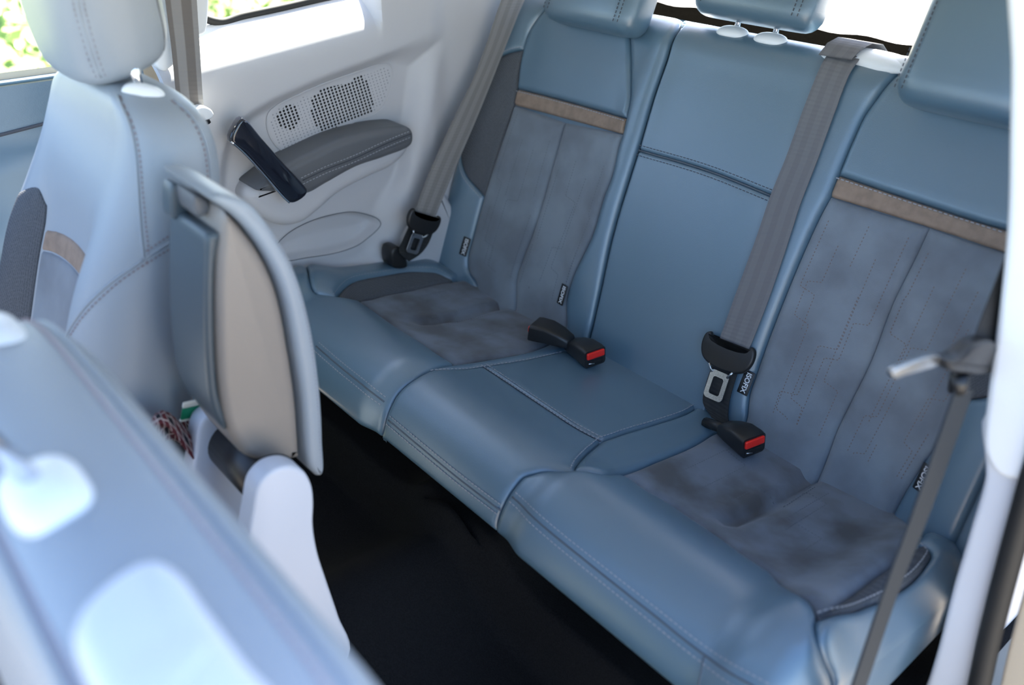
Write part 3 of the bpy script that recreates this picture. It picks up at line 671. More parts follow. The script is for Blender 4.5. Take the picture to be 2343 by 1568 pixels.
# ================================================================== FAR QUARTER PANEL
XQ = -0.66
zl_a, zl_b = onX((540, 146), XQ), onX((870, 58), XQ)
zl = lambda Y: zl_a[2] + (zl_b[2]-zl_a[2])*(Y-zl_a[1])/(zl_b[1]-zl_a[1])
REC = np.array([onX(p, XQ)[1:] for p in [(1012, 92), (930, 110), (850, 138), (760, 171), (680, 204), (610, 238), (562, 270), (532, 306), (514, 350), (505, 400), (505, 470), (520, 620), (620, 720), (880, 620), (925, 470), (945, 400), (970, 290), (995, 170)]])
REC = crom(REC, 5, True)
POC = crom([onX(p, XQ)[1:] for p in [(640, 590), (669, 551), (720, 520), (772, 503), (820, 495), (855, 500), (880, 510), (884, 520), (872, 541), (841, 569), (793, 588), (720, 601), (660, 608)]], 6, True)
def q_rel(U):
    Y, Z = U[:, 0], U[:, 1]
    led = np.logaddexp(0, (Z - zl(Y) - 0.004)/0.010)*0.010*1.7*(1 - smooth01((Y + 0.150)/0.012))
    r = -led
    d = seg_dist(U, REC, True)*np.where(inside(U, REC), 1, -1); wd_ = 0.024 + 0.030*smooth01((Y + 0.12)/0.1) + 0.03*smooth01((0.60 - Z)/0.1)
    r = r - 0.034*smooth01((d + wd_*0.3)/(wd_*1.6))
    d2 = seg_dist(U, POC, True)*np.where(inside(U, POC), 1, -1)
    r = r - 0.020*smooth01((d2 + 0.001)/0.014) - 0.010*smooth01(d2/0.05)
    r = r + 0.30*np.maximum(Z - 1.0, 0)*smooth01((Y + 0.13)/0.03)
    r = r - 0.012*smooth01((Y + 0.02)/0.06)*smooth01((Z - 0.45)/0.1) + 0.02*smooth01((0.42 - Z)/0.1)
    return r
SQ = Surf(lambda U, h: np.stack([XQ + q_rel(U) + h, U[:, 0], U[:, 1]], 1), lambda px: onX(px, XQ)[1:])
seal = SQ.uv([(476, 58), (500, 56), (560, 42), (640, 25), (740, 2)])
seal_z = lambda Y: np.where(Y > seal[-1][0], seal[-1][1] + (Y - seal[-1][0])*0.09, np.interp(Y, seal[:, 0], seal[:, 1]))
qp = empty('quarter_trim_panel', (-0.66, -0.2, 0.30), 'pale grey plastic rear side panel with speaker grille beside the bench', 'trim panel')
def sheet(yv, zf0, zf1, nz, th=0.02):
    a = np.linspace(0, 1, nz); P = []
    zm = lambda y, t: zf0(y) + (0.925 - zf0(y))*t/0.75 if t < 0.75 else 0.925 + (zf1(y) - 0.925)*(t - 0.75)/0.25
    U = np.array([(y, zm(y, t)) for t in a for y in yv]); P = SQ.P(U, 0).reshape(nz, len(yv), 3); Q = P.copy(); Q[:, :, 0] -= th
    return solid_grid(P, Q)
add('panel_shell', sheet(np.r_[np.linspace(-0.615, -0.139, 104), np.linspace(-0.1365, 0.50, 130)], lambda y: 0.25, lambda y: float(seal_z(np.array(y))) if y < -0.138 else 1.31, 190), 'plastic', qp)
# speaker grille: flat raised pad with rounded outline and rows of holes
GR = [(610, 272), (620, 251), (710, 203), (813, 165), (872, 146), (893, 150), (898, 172), (882, 234), (865, 255), (813, 277), (710, 331), (655, 347), (634, 336), (614, 305)]
gr_uv = crom(SQ.uv(GR), 5, True)
me, O = panel_mesh(SQ, [T_(np.vstack([gr_uv, gr_uv[:1]]))], Hp=0.0025, w=0.004, edge=-0.001, step=0.012)
gr = add('speaker_grille', me, 'plastic', qp, 'perforated speaker grille')
hx = [(784, 234)]; V, Fc = [], []; V2, F2 = [], []
pa = SQ.uv([(784, 234)])[0]; bx = SQ.uv([(791.6, 231.2)])[0] - pa; by = SQ.uv([(782.0, 243.2)])[0] - pa
big = np.array([(712, 232), (722, 210), (800, 172), (822, 166), (846, 192), (857, 226), (848, 262), (800, 285), (738, 302), (722, 285), (712, 258)]); small_c = np.array([660, 268])
for i in range(-26, 27):
    for j in range(-22, 23):
        q = pa + bx*(i + 0.5*(j % 2)) + by*j*0.87; px = proj(SQ.P(q, 0.0025))[0]
        if not inside(q[None], gr_uv)[0] or seg_dist(q[None], gr_uv, True)[0] < 0.008: continue
        hole = inside(px[None], big)[0] or np.hypot(*((px - small_c)/np.array([27, 29]))) < 1
        o = SQ.P(q, 0.0026)[0]; VV, FF, rr = (V, Fc, 0.0029) if hole else (V2, F2, 0.0017)
        k = len(VV); VV.append(o + np.array([0.0002, 0, 0]))
        for a in range(6): VV.append(o + np.array([0.0002, rr*_c(a*math.pi/3), rr*_s(a*math.pi/3)]))
        for a in range(6): FF.append((k, k+1+a, k+1+(a+1) % 6))
add('perforation', mesh(V, Fc), 'black_hole', gr, kind='stuff', smooth=False)
add('dimple', mesh(V2, F2), 'leather_dark' if False else mat('dimple', (0.27, 0.275, 0.30), 0.6), gr, kind='stuff', smooth=False)
gl = SQ.P(gr_uv, 0.0018); add('grille_rim', tube(gl, 0.0016, 6, True), 'plastic', gr)
# armrest: pale bulge and dark padded top
YX = lambda pts, X: np.array([onX(p, X)[1:] for p in pts])
ex_, ey_, ez_ = np.array([1., 0, 0]), np.array([0, 1., 0]), np.array([0, 0, 1.])
bul = [(562, 452), (576, 425), (606, 412), (655, 382), (720, 352), (790, 322), (860, 303), (915, 300), (942, 318), (934, 351), (899, 384), (848, 408), (779, 445), (731, 486), (696, 512), (655, 520), (613, 508), (579, 482)]
add('armrest_base', rex(crom(YX(bul, -0.645), 6, True), (-0.72, 0, 0), ey_, ez_, ex_, 0.080, 0.026, 6, True), 'plastic', qp)
padp = [(583, 433), (607, 410), (655, 376), (710, 348), (779, 317), (848, 298), (899, 290), (934, 291), (944, 303), (941, 331), (882, 359), (813, 383), (744, 421), (700, 444), (640, 440)]
pa_ = add('armrest_pad', rex(crom(YX(padp, -0.622), 6, True), (-0.70, 0, 0), ey_, ez_, ex_, 0.088, 0.018, 6, True), 'leather_dark', qp, 'dark grey stitched armrest pad')
ss = np.array([onX(p, -0.611) for p in crom([(693, 413), (744, 389), (813, 362), (882, 330), (941, 306)], 10)])
add('seam', tube(ss, 0.0012, 6), 'thread_dark', pa_)
V, Fc = [], []
for dz in (-0.007, 0.007):
    Q = resample(ss, 0.008)
    for i in range(len(Q)-1):
        t = unit(Q[i+1]-Q[i]); b = np.cross(ex_, t); o = Q[i] + b*dz; k = len(V)
        for x, y, z in BOX: V.append(o + t*0.0025*x + b*0.0008*y + ex_*0.001*z)
        Fc += [tuple(k + i2 for i2 in f) for f in BF]
add('stitching', mesh(V, Fc), 'thread', pa_, kind='stuff', smooth=False)
hd = [(557, 270), (600, 316), (650, 373), (700, 428), (706, 438), (699, 451), (676, 465), (662, 464), (650, 453), (600, 396), (560, 352), (529, 324), (538, 293)]
hp = add('pull_handle', rex(crom(YX(hd, -0.598), 3, True), (-0.622, 0, 0), ey_, ez_, ex_, 0.024, 0.007, 5), 'piano', qp, 'glossy black pull handle trim')
rim = np.array([onX(p, -0.600) for p in crom([(529, 324), (560, 352), (600, 396), (650, 453), (662, 464)], 6)])
add('chrome_edge', tube(rim, 0.0022, 8), 'chrome', hp)
# pocket outline groove and wheel-arch cover by the belt anchor
add('pocket_edge', tube(SQ.P(POC, 0.0004), 0.0009, 6, True), 'leather_dark', qp)
arch = [(948, 640), (925, 560), (955, 500), (985, 440), (1008, 425), (1021, 441), (1044, 486), (1048, 513), (1034, 579), (1034, 610), (1062, 648), (1040, 690), (980, 680)]
add('wheel_arch_cover', rex(crom(YX(arch, -0.640), 6, True), (-0.72, 0, 0), ey_, ez_, ex_, 0.082, 0.020, 6, True), 'plastic', qp)
# window seal, glass
sl_p = np.array([[XQ + float(q_rel(np.array([[y, z]]))[0]) - 0.004, y, z + 0.004] for y, z in [(-0.545, 1.30), (-0.535, 1.10), (-0.522, 0.985)] + [tuple(seal[1] + np.array([0.002, 0]))] + T_(seal[2:]) + [(-0.16, float(seal_z(np.array(-0.16))))]])
sl_p[0:3, 0] = (-0.65, -0.72, -0.755); sl_p[3:, 0] = np.minimum(sl_p[3:, 0], -0.74)
SEAL = crom(sl_p, 8)
w1 = add('window_1', mesh([(-0.775, -0.56, 0.93), (-0.775, -0.13, 0.93), (-0.768, -0.10, 1.02), (-0.665, -0.06, 1.30), (-0.665, -0.56, 1.30), (-0.765, -0.56, 1.02)], [(0, 1, 2, 5), (5, 2, 3, 4)]), 'glass', None, kind='structure', smooth=False, label='fixed rear quarter window above the speaker panel')
add('window_seal', tube(SEAL, 0.0085, 10), 'rubber', w1)
# centre-rear pillar and B pillar (far side)
bp = crom(YX([(338, -260), (338, -60), (342, 60), (352, 140), (380, 165), (452, 84), (472, 74), (479, 20), (482, -60), (484, -260)], -0.655), 3, True)
add('trim_1', rex(bp, (-0.70, 0, 0), ey_, ez_, ex_, 0.045, 0.008, 4), 'plastic_white', None, kind='structure', label='white far centre pillar trim behind the hanging belt')

# ================================================================== BELTS
def belt_edge(Lpx, Rpx, fn, n=8): return np.array([fn(p) for p in crom(Lpx, n)]), np.array([fn(p) for p in crom(Rpx, n)])
def tongue(parent, c, e1, e2, e3, sc=1.0):
    """c centre of plastic body, e1 across, e2 down towards the loop, e3 out"""
    body = crom([(-0.047, -0.026), (-0.039, -0.031), (-0.031, -0.022), (0.031, -0.022), (0.039, -0.031), (0.047, -0.026), (0.049, -0.006), (0.040, 0.012), (0.018, 0.021), (-0.018, 0.021), (-0.040, 0.012), (-0.049, -0.006)], 4, True)*sc
    add('tongue_grip', rex(body, c - e3*0.006, e1, e2, e3, 0.013, 0.005, 4), 'plastic_black', parent, 'black plastic belt tongue grip')
    lp = crom([(-0.017, 0.024), (-0.0150, 0.040), (-0.0150, 0.066), (0.0150, 0.066), (0.0150, 0.040), (0.017, 0.024)], 1)*sc
    th = rrect(0.036, 0.048, 0.007) + np.array([0, 0.049]); hole = rrect(0.020, 0.030, 0.004) + np.array([0, 0.050]); V, Fc = [], []; n = len(th)
    for q, z in ((th, 0.0015), (hole, 0.0015), (hole, -0.0015), (th, -0.0015)): V += [c + (x*e1 + y*e2)*sc + e3*z for x, y in q]
    for k in range(4):
        for i in range(n): Fc.append((k*n+i, k*n+(i+1) % n, ((k+1) % 4)*n+(i+1) % n, ((k+1) % 4)*n+i))
    add('metal_tongue', sharpen(mesh(V, Fc)), 'steel', parent, 'bright steel tongue loop')
    for s_ in (-1, 1): add('tongue_arm', tube([c + (s_*0.023*e1 + 0.018*e2)*sc + e3*0.006, c + (s_*0.015*e1 + 0.030*e2)*sc + e3*0.003], 0.0022, 8), 'steel', parent)
# far rear belt
fb = empty('rear_seat_belt', (-0.60, -0.08, 0.44), 'grey rear seat belt slanting down past the speaker panel to its anchor', 'seat belt')
XB = lambda p: onX(p, -0.595 - 0.02*max(0, (500 - p[1])/500))
L, Rr = belt_edge([(1162, -40), (1147, 0), (1089, 165), (1037, 275), (985, 389), (944, 498), (937, 516)], [(1222, -40), (1199, 3), (1158, 103), (1096, 258), (1037, 396), (992, 506), (985, 525)], XB)
add('webbing', ribbon(L, Rr, bow=-0.001), 'belt', fb)
c = XB((962, 512)); e1 = unit(XB((992, 518)) - XB((930, 500))); e2 = unit(XB((951, 558)) - XB((962, 512))); e2 = unit(e2 - e1*(e2 @ e1)); e3 = np.cross(e1, e2); e3 = e3 if e3[0] > 0 else -e3
tongue(fb, c + e3*0.006, e1, e2, e3, 0.98)
L, Rr = belt_edge([(935, 520), (922, 550), (912, 575), (925, 590)], [(992, 528), (978, 560), (960, 582), (935, 598)], lambda p: onX(p, -0.610))
add('lower_webbing', ribbon(L, Rr, 0.003), 'belt_dark', fb)
add('anchor', rex(crom(YX([(898, 572), (915, 566), (930, 590), (932, 612), (900, 612)], -0.615), 4, True), (-0.66, 0, 0), ey_, ez_, ex_, 0.046, 0.006), 'plastic_black', fb, 'black belt anchor at the cushion edge')
# centre belt over the backrest
cb = empty('rear_seat_belt', (0.22, 0.0, 0.36), 'long dark seat belt running down the bench from the white belt outlet', 'seat belt')
def bh(p): return SB.P(SB.inv(np.array(p, float), 0.014), 0.014)[0]
L = [bh(p) for p in crom([(1915, 98), (1901, 114), (1880, 148), (1839, 248), (1798, 362), (1763, 448), (1732, 540), (1680, 683), (1636, 806)], 5)]
Rr = [bh(p) for p in crom([(1985, 109), (1970, 131), (1946, 165), (1908, 262), (1867, 375), (1832, 465), (1808, 540), (1757, 690), (1698, 840)], 5)]
def over(x): return [SB.P([[x + dx, s]], h)[0] for s, h, dx in ((0.745, 0.004, .022), (0.728, 0.016, .018), (0.710, 0.025, .013), (0.690, 0.028, .008), (0.672, 0.027, .004), (0.655, 0.020, .001))]
xl0, xr0 = L[0][0], Rr[0][0]
add('webbing', ribbon(np.vstack([over(xl0), L]), np.vstack([over(xr0), Rr]), bow=0.0), stripe_mat('belt_plain', (0.150, 0.150, 0.158), (0.135, 0.134, 0.142), 0.8), cb)
pb = lambda p, h=0.026: plane_b(p, h)
c = pb((1661, 818)); e1 = unit(pb((1716, 840)) - pb((1618, 800))); e2 = unit(pb((1640, 890)) - c); e2 = unit(e2 - e1*(e2 @ e1)); e3 = np.cross(e1, e2); e3 = e3 if e3 @ n_b > 0 else -e3
tongue(cb, c, e1, e2, e3, 1.14)
L = [bh(p) for p in crom([(1634, 825), (1615, 881), (1609, 922), (1628, 955), (1636, 985)], 5)]; Rr = [bh(p) for p in crom([(1690, 845), (1670, 915), (1666, 956), (1672, 985), (1676, 1000)], 5)]
add('lower_webbing', ribbon(L, Rr, 0.002), 'belt_dark', cb)
# ------------------------------------------------ buckles
def buckle(label, tip_px, root_px, Z, face_tilt, grp='belt buckles on the bench'):
    p1, p0 = onZ(tip_px, Z), onZ(root_px, Z - 0.008); ax = unit(p1 - p0); sd = unit(np.cross(ax, [0, 0, 1])); up = np.cross(sd, ax)
    rt = empty('belt_buckle', tuple(p0), label, 'buckle', grp); Ln = np.linalg.norm(p1 - p0); secs = []
    for t, w_, h_ in ((0, 0.030, 0.016), (0.04, 0.036, 0.022), (0.3, 0.046, 0.030), (0.6, 0.052, 0.036), (0.9, 0.054, 0.038), (1.0, 0.053, 0.037)):
        secs.append([p0 + ax*Ln*t + sd*x + up*(y + h_*0.15*math.sin(math.pi*t)) for x, y in rrect(w_, h_, 0.007, 4)])
    add('housing', sharpen(loft(secs), 40), 'plastic_black', rt, 'black plastic buckle housing')
    add('release_button', rex(rrect(0.044, 0.0145, 0.003), p1 - ax*0.003 + up*0.007, sd, up, ax, 0.007, 0.002, 3), 'red', rt, 'red release button')
    add('slot', rex(rrect(0.040, 0.010, 0.002), p1 - ax*0.002 - up*0.010, sd, up, ax, 0.0032, 0.001, 2), 'black_hole', rt)
    add('metal_latch', tube([p1 + ax*0.0016 - up*0.012 + sd*0.004, p1 + ax*0.0016 - up*0.009 + sd*0.018], 0.0013, 6), 'steel', rt)
    add('stalk', tube([p0 + ax*0.01, p0 - ax*0.045 - np.array([0, 0, 0.012])], 0.010, 10), 'plastic_black', rt)
    return rt
buckle('black belt buckle lying with its red button turned away toward the far side', (1222, 752), (1308, 784), 0.372, 0)
buckle('middle black belt buckle with its red button facing forward', (1362, 818), (1304, 786), 0.362, 0)
buckle('black belt buckle with red button under the long centre belt', (1725, 1020), (1655, 978), 0.362, 0)
# ------------------------------------------------ far front belt on the B pillar
ff = empty('front_seat_belt', (-0.62, -0.55, 0.80), 'striped grey belt hanging on the far white centre pillar', 'seat belt')
L, Rr = belt_edge([(366, -120), (378, 0), (392, 110), (404, 225), (410, 262)], [(444, -120), (450, 0), (457, 110), (464, 225), (468, 262)], lambda p: onX(p, -0.628))
add('webbing', ribbon(L, Rr), stripe_mat('belt_striped', (0.26, 0.25, 0.245), (0.155, 0.138, 0.128), 0.48), ff)
add('belt_stop', rex(crom(YX([(440, 258), (462, 244), (482, 250), (489, 262), (484, 271), (455, 276)], -0.605), 3, True), (-0.635, 0, 0), ey_, ez_, ex_, 0.032, 0.004), 'plastic_white', ff)
add('tongue_tip', tube([onX((468, 268), -0.61), onX((476, 282), -0.61)], 0.006, 8), 'plastic_black', ff)

# ================================================================== FAR FRONT SEAT
SEC = np.array([(.86, .02), (1.0, .20), (1.03, .42), (1.03, .62), (.98, .82), (.88, .97), (.74, 1.0), (.60, .90), (.50, .79), (0, .74), (-.50, .79), (-.60, .90), (-.74, 1.0), (-.88, .97), (-.98, .82), (-1.03, .62), (-1.03, .42), (-1.0, .20), (-.86, .02), (0, -.03)])
def seat_surface(cx, tab):
    tab = np.array(tab); zs = tab[:, 0]; n = len(SEC)
    dense = crom(SEC, 10, True); S2 = SEC.copy(); S2[6:13, 1] = .99; S2[5, 1] = S2[13, 1] = .95; flatd = crom(S2, 10, True)
    K = len(dense)
    def f(U, h):
        u = (U[:, 0]/0.05) % n; v = U[:, 1]
        i = u*10; i0 = np.floor(i).astype(int) % K; fr = (i - np.floor(i))[:, None]
        q = dense[i0]*(1-fr) + dense[(i0+1) % K]*fr; wf = smooth01((v - 0.72)/0.14)[:, None]; q = q*(1-wf) + (flatd[i0]*(1-fr) + flatd[(i0+1) % K]*fr)*wf
        tn = dense[(i0+1) % K] - dense[i0]; nn = np.stack([tn[:, 1], -tn[:, 0]], 1)
        yb = np.interp(v, zs, tab[:, 1]); yf = np.interp(v, zs, tab[:, 2]); hw = np.interp(v, zs, tab[:, 3])
        zz = v
        x = cx + q[:, 0]*hw; y = yb + (yf - yb)*q[:, 1]
        nx, ny = tn[:, 1]/np.maximum(hw, .01), -tn[:, 0]/np.minimum(yf - yb, -.01); l = np.hypot(nx, ny) + 1e-9; s = 1.0
        h_ = np.broadcast_to(h, x.shape)
        return np.stack([x + h_*s*nx/l, y + h_*s*ny/l, zz], 1)
    return Surf(f, lambda px: (0.15, 0.8)), n
def dens(tab, k=6): 
    t = crom(tab, k); return t
def seat_body(sf, n, z0, z1, nz, h=0.0):
    u = np.arange(0, n*0.05, 0.0125); secs = []
    for z in np.r_[np.linspace(z0, z0 + (z1-z0)*.7, nz), np.linspace(z0 + (z1-z0)*.7, z1, nz)[1:]]:
        secs.append(list(sf.P(np.stack([u, np.full(len(u), z)], 1), h)))
    return loft(secs)
FT = dens([(.30, -.865, -1.06, .225), (.5, -.83, -1.03, .235), (.62, -.795, -.99, .235), (.72, -.762, -.95, .232), (.80, -.738, -.905, .230), (.86, -.727, -.872, .228), (.905, -.728, -.852, .222), (.935, -.735, -.842, .205), (.955, -.748, -.835, .165), (.966, -.765, -.825, .12), (.971, -.785, -.81, .05)])
FT[:, 3] *= 0.88
FS, nF = seat_surface(-0.352, FT)
fs = empty('front_seat_unit', (-0.40, -0.85, 0.0), 'far front seat with headrest seen from its inner side behind the armrest', 'seat')
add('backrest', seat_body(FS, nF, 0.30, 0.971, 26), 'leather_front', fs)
q = 0.05
panel('suede_insert', FS, [[(7.9*q, 0.69), (8.5*q, 0.695), (9*q, 0.698), (9.5*q, 0.695), (10.1*q, 0.69)], [(10.1*q, 0.69), (10.1*q, 0.36)], [(10.1*q, 0.36), (7.9*q, 0.36)], [(7.9*q, 0.36), (7.9*q, 0.69)]], 'suede', fs, Hp=0.003, w=0.008, edge=0.0, step=0.02)
panel('accent_strip', FS, [[(7.9*q, 0.722), (9*q, 0.732), (10.1*q, 0.722)], [(10.1*q, 0.722), (10.1*q, 0.692)], [(10.1*q, 0.692), (9*q, 0.700), (7.9*q, 0.692)], [(7.9*q, 0.692), (7.9*q, 0.722)]], 'strip', fs, 'brown ribbed accent strip', Hp=0.003, w=0.006, edge=0.0, step=0.012)
panel('mesh_panel', FS, [[(10.2*q, 0.76), (11*q, 0.785), (12.6*q, 0.77)], [(12.6*q, 0.77), (13.2*q, 0.66), (12.6*q, 0.45)], [(12.6*q, 0.45), (10.2*q, 0.42)], [(10.2*q, 0.42), (10.2*q, 0.76)]], 'mesh', fs, 'dark woven mesh bolster panel', Hp=0.003, w=0.008, edge=0.0, step=0.015)
def fline(pts): return crom(np.array([(a*q, b) for a, b in pts]), 8)
seamF = fline([(5.0, 0.962), (4.8, 0.93), (4.4, 0.88), (3.8, 0.82), (3.3, 0.77)]); seamS = fline([(3.3, 0.77), (2.8, 0.78), (2.0, 0.792), (1.0, 0.81)]); seamL = fline([(3.3, 0.77), (4.2, 0.745), (5.2, 0.70), (6.2, 0.64), (6.8, 0.58)])
seamB = fline([(1.15, 0.955), (1.05, 0.93), (0.95, 0.86), (0.95, 0.75)])
for Ls in (seamF, seamS, seamL, seamB): add('seam', tube(FS.P(Ls, 0.0008), 0.0016, 6), 'leather_front', fs)
stitch('stitching', FS, [seamF - np.array([0.010, 0]), seamS + np.array([0, 0.010]), seamS - np.array([0, 0.010]), seamL + np.array([-0.009, -0.004]), seamB + np.array([0.010, 0])], 'thread_red', fs, h=0.0004, pitch=0.007, ln=0.004)
add('seat_base', box(-0.63, -0.17, -1.50, -0.84, 0.13, 0.40, 0.05, 5), 'leather_front', fs)
add('side_trim', box(-0.165, -0.15, -1.45, -0.80, 0.10, 0.36, 0.006), 'leather_dark', fs)
# guide + headrest
gpt = onX((336, 226), -0.245); gn = np.array([0, 0.30, 0.95]); gn /= np.linalg.norm(gn)
gd = dome('headrest_guide', gpt + gn*0.004 + np.array([0.012, -0.008, 0.004]), np.array([0.35, 0.93, -0.29])/1.04, np.cross(gn, np.array([0.35, 0.93, -0.29])/1.04), gn, 0.028, 0.014, 0.016, 'plastic_white', fs, 'pale plastic headrest guide', 4)
fh = empty('front_headrest', (-0.40, -0.78, 0.95), 'grey leather headrest on the far front seat', 'headrest')
tabH = np.array([(0.974, -0.786, 0.045, 0.085), (0.979, -0.786, 0.062, 0.106), (0.990, -0.786, 0.073, 0.117), (1.015, -0.788, 0.081, 0.122), (1.07, -0.792, 0.084, 0.125), (1.13, -0.790, 0.080, 0.125), (1.18, -0.785, 0.066, 0.116), (1.205, -0.78, 0.045, 0.095), (1.212, -0.778, 0.02, 0.06)])
secs = []
for z, yc, hd_, hw_ in crom(tabH, 4):
    sec = []
    for a in np.linspace(0, 2*math.pi, 41)[:-1]:
        x = np.sign(_c(a))*abs(_c(a))**(2/3.2)*hw_; y = np.sign(_s(a))*abs(_s(a))**(2/2.6)*hd_
        sec.append((-0.375 + x, yc + y - 0.012*(y > 0), z + (0.018*y/0.08*max(0, min(1, (1.06 - z)/0.06)))))
    secs.append(np.array(sec))
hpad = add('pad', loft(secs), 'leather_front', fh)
def hsurf(a, z):
    r = [np.interp(z, tabH[:, 0], tabH[:, k]) for k in (1, 2, 3)]
    x = np.sign(_c(a))*abs(_c(a))**(2/3.2)*r[2]; y = np.sign(_s(a))*abs(_s(a))**(2/2.6)*r[1]
    return np.array((-0.375 + x, r[0] + y - 0.012*(y > 0), z + (0.018*y/0.08*max(0, min(1, (1.06 - z)/0.06)))))
for a in (-0.62, 0.75):
    Lh = np.array([hsurf(a*(1 - 0.1*k/20), 0.992 + 0.2*k/20) for k in range(21)]); add('seam', tube(Lh, 0.0015, 6), 'leather_dark' if a > 0 else 'leather_front', hpad)
    V, Fc = [], []
    for da in (-0.09, 0.09):
        for k in range(30):
            o = hsurf((a+da)*(1 - 0.1*k/30), 0.995 + 0.2*k/30); kk = len(V)
            for x, y, z in BOX: V.append(o + np.array([0.001*x + 0.0006, 0.001*y, 0.0022*(z*2 - 1)]))
            Fc += [tuple(kk + i2 for i2 in f) for f in BF]
    if a < 0: add('stitching', mesh(V, Fc), 'thread', hpad, kind='stuff', smooth=False)
for sx in (0.0, -0.20): add('post', tube([gpt + np.array([sx - 0.005, 0, -0.03]), gpt + np.array([sx - 0.035, -0.006, 0.10])], 0.0075, 14), 'chrome', fh, 'chrome headrest post')

# ================================================================== CENTRE ARMREST (folded up)
ar = empty('centre_armrest', (0.0, -0.80, 0.40), 'folded-up dark centre armrest with grey stitched leather pad', 'armrest')
XA = 0.045; WA = 0.125
rear_e = [(518, 486), (560, 530), (608, 600), (640, 680), (664, 800), (681, 920), (690, 1052)]
front_e = [(560, 1046), (525, 990), (506, 900), (498, 750), (500, 600), (512, 500)]
prof = np.vstack([crom(YX(rear_e, XA), 6), crom(YX([(690, 1052), (640, 1062), (590, 1058), (560, 1046)], XA), 4)[1:], crom(YX(front_e, XA), 6)[1:]])
add('shell', rex(resample(prof, 0.008, True), (XA - WA, 0, 0), ey_, ez_, ex_, WA, 0.014, 6), 'shell', ar, 'brown plastic armrest shell')
pad_i = [(500, 470), (522, 484), (566, 528), (614, 600), (646, 680), (670, 800), (688, 920), (698, 1056), (704, 1072)]
pad_o = [(722, 1088), (734, 1082), (735, 1000), (728, 880), (708, 745), (672, 620), (628, 540), (574, 470), (530, 446), (490, 440), (470, 448)]
pprof = np.vstack([crom(YX(pad_i, XA), 6), crom(YX(pad_o, XA), 6)])
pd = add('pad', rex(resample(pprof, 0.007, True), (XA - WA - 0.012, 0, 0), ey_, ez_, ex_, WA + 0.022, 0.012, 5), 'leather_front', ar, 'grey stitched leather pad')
sp = [np.array([XA + 0.0085, *p]) for p in crom(YX([(560, 480), (628, 556), (664, 630), (698, 745), (716, 880), (724, 1000), (726, 1070)], XA), 10)]
V, Fc = [], []; Qs = resample(sp, 0.006)
for i in range(len(Qs)-1):
    t = unit(Qs[i+1]-Qs[i]); b = np.cross(ex_, t); k = len(V)
    for x, y, z in BOX: V.append(Qs[i] + t*0.0017*x + b*0.0007*y + ex_*(0.0015*z))
    Fc += [tuple(k + i2 for i2 in f) for f in BF]
add('stitching', mesh(V, Fc), 'thread', pd, kind='stuff', smooth=False)
# raised front cover with the latch recess at its top
cov = crom(YX([(512, 540), (500, 600), (497, 750), (505, 900), (524, 985), (520, 990), (490, 935), (478, 850), (474, 750), (476, 600), (482, 540)], XA), 5, True)
add('front_cover', rex(cov, (XA - WA + 0.006, 0, 0), ey_, ez_, ex_, WA - 0.012, 0.008, 4), 'shell_sky_tint', ar)
add('latch_cover', rex(crom(YX([(470, 470), (505, 492), (505, 540), (470, 556), (462, 520)], XA), 4, True), (XA - WA + 0.004, 0, 0), ey_, ez_, ex_, 0.030, 0.005), 'shell_sky_tint', ar)
add('latch_lever', rex(crom(YX([(478, 470), (512, 488), (512, 510), (486, 520)], XA), 4, True), (XA - WA + 0.03, 0, 0), ey_, ez_, ex_, 0.055, 0.004), 'leather_dark', ar)
# pivot: dark barrel between two pale brackets
pv = onX((648, 1130), 0.085)
add('pivot_barrel', tube([pv + np.array([-0.16, 0, 0]), pv + np.array([-0.005, 0, 0])], 0.040, 28), 'plastic_black', ar, 'black pivot barrel')
def bracket(x, sh):
    b_ = [(577, 1170), (590, 1110), (620, 1078), (660, 1066), (694, 1078), (713, 1110), (718, 1150), (717, 1200), (726, 1260), (748, 1330), (775, 1410), (800, 1500), (700, 1600), (560, 1500), (560, 1300)]
    return rex(crom(YX(b_, 0.11), 6, True) + np.array([0, 0]), (x - 0.036, 0, 0), ey_, ez_, ex_, 0.036, 0.006, 4)
add('bracket', bracket(0.112, 0), 'bracket', ar, 'pale plastic pivot bracket'); add('bracket', bracket(-0.065, 0), 'bracket', ar, 'pale plastic pivot bracket')
# things lying beyond the gap
pc = onX((478, 1000), -0.12)
cl_ = empty('plaid_cloth', tuple(pc), 'dark red and black plaid cloth glimpsed between seat and armrest', 'cloth')
V, Fc = [], []; NG = 26
for i in range(NG):
    for j in range(NG):
        x, y = i/(NG-1) - .5, j/(NG-1) - .5
        V.append(pc + np.array([0.10*x, 0.20*y, 0.03*math.sin(9*x + 5*y) + 0.022*math.sin(17*y + 3*x) - 0.10*y + 0.02*x]))
        if i and j: Fc.append(((i-1)*NG+j-1, i*NG+j-1, i*NG+j, (i-1)*NG+j))
o = add('fabric', mesh(V, Fc), 'plaid', cl_); so = o.modifiers.new('thick', 'SOLIDIFY'); so.thickness = 0.003
gc = onX((462, 930), -0.10); gcard = empty('green_packet', tuple(gc), 'small green and white packet lying on the plaid cloth', 'packet')
e1 = unit(onX((474, 940), -0.10) - onX((448, 946), -0.10)); e2 = np.array([0.35, -0.2, 0.9]); e2 = unit(e2 - e1*(e2 @ e1)); e3 = np.cross(e1, e2); e3 = -e3 if e3[0] < 0 else e3
add('green_face', rex(rrect(0.060, 0.026, 0.002), gc - e2*0.004, e1, e2, e3, 0.004, 0.001, 2), 'green', gcard)
add('white_border', rex(rrect(0.062, 0.010, 0.001), gc + e2*0.0145, e1, e2, e3, 0.0044, 0.001, 2), 'card_white', gcard)
add('white_border', rex(rrect(0.062, 0.004, 0.001), gc - e2*0.019, e1, e2, e3, 0.0044, 0.001, 2), 'card_white', gcard)

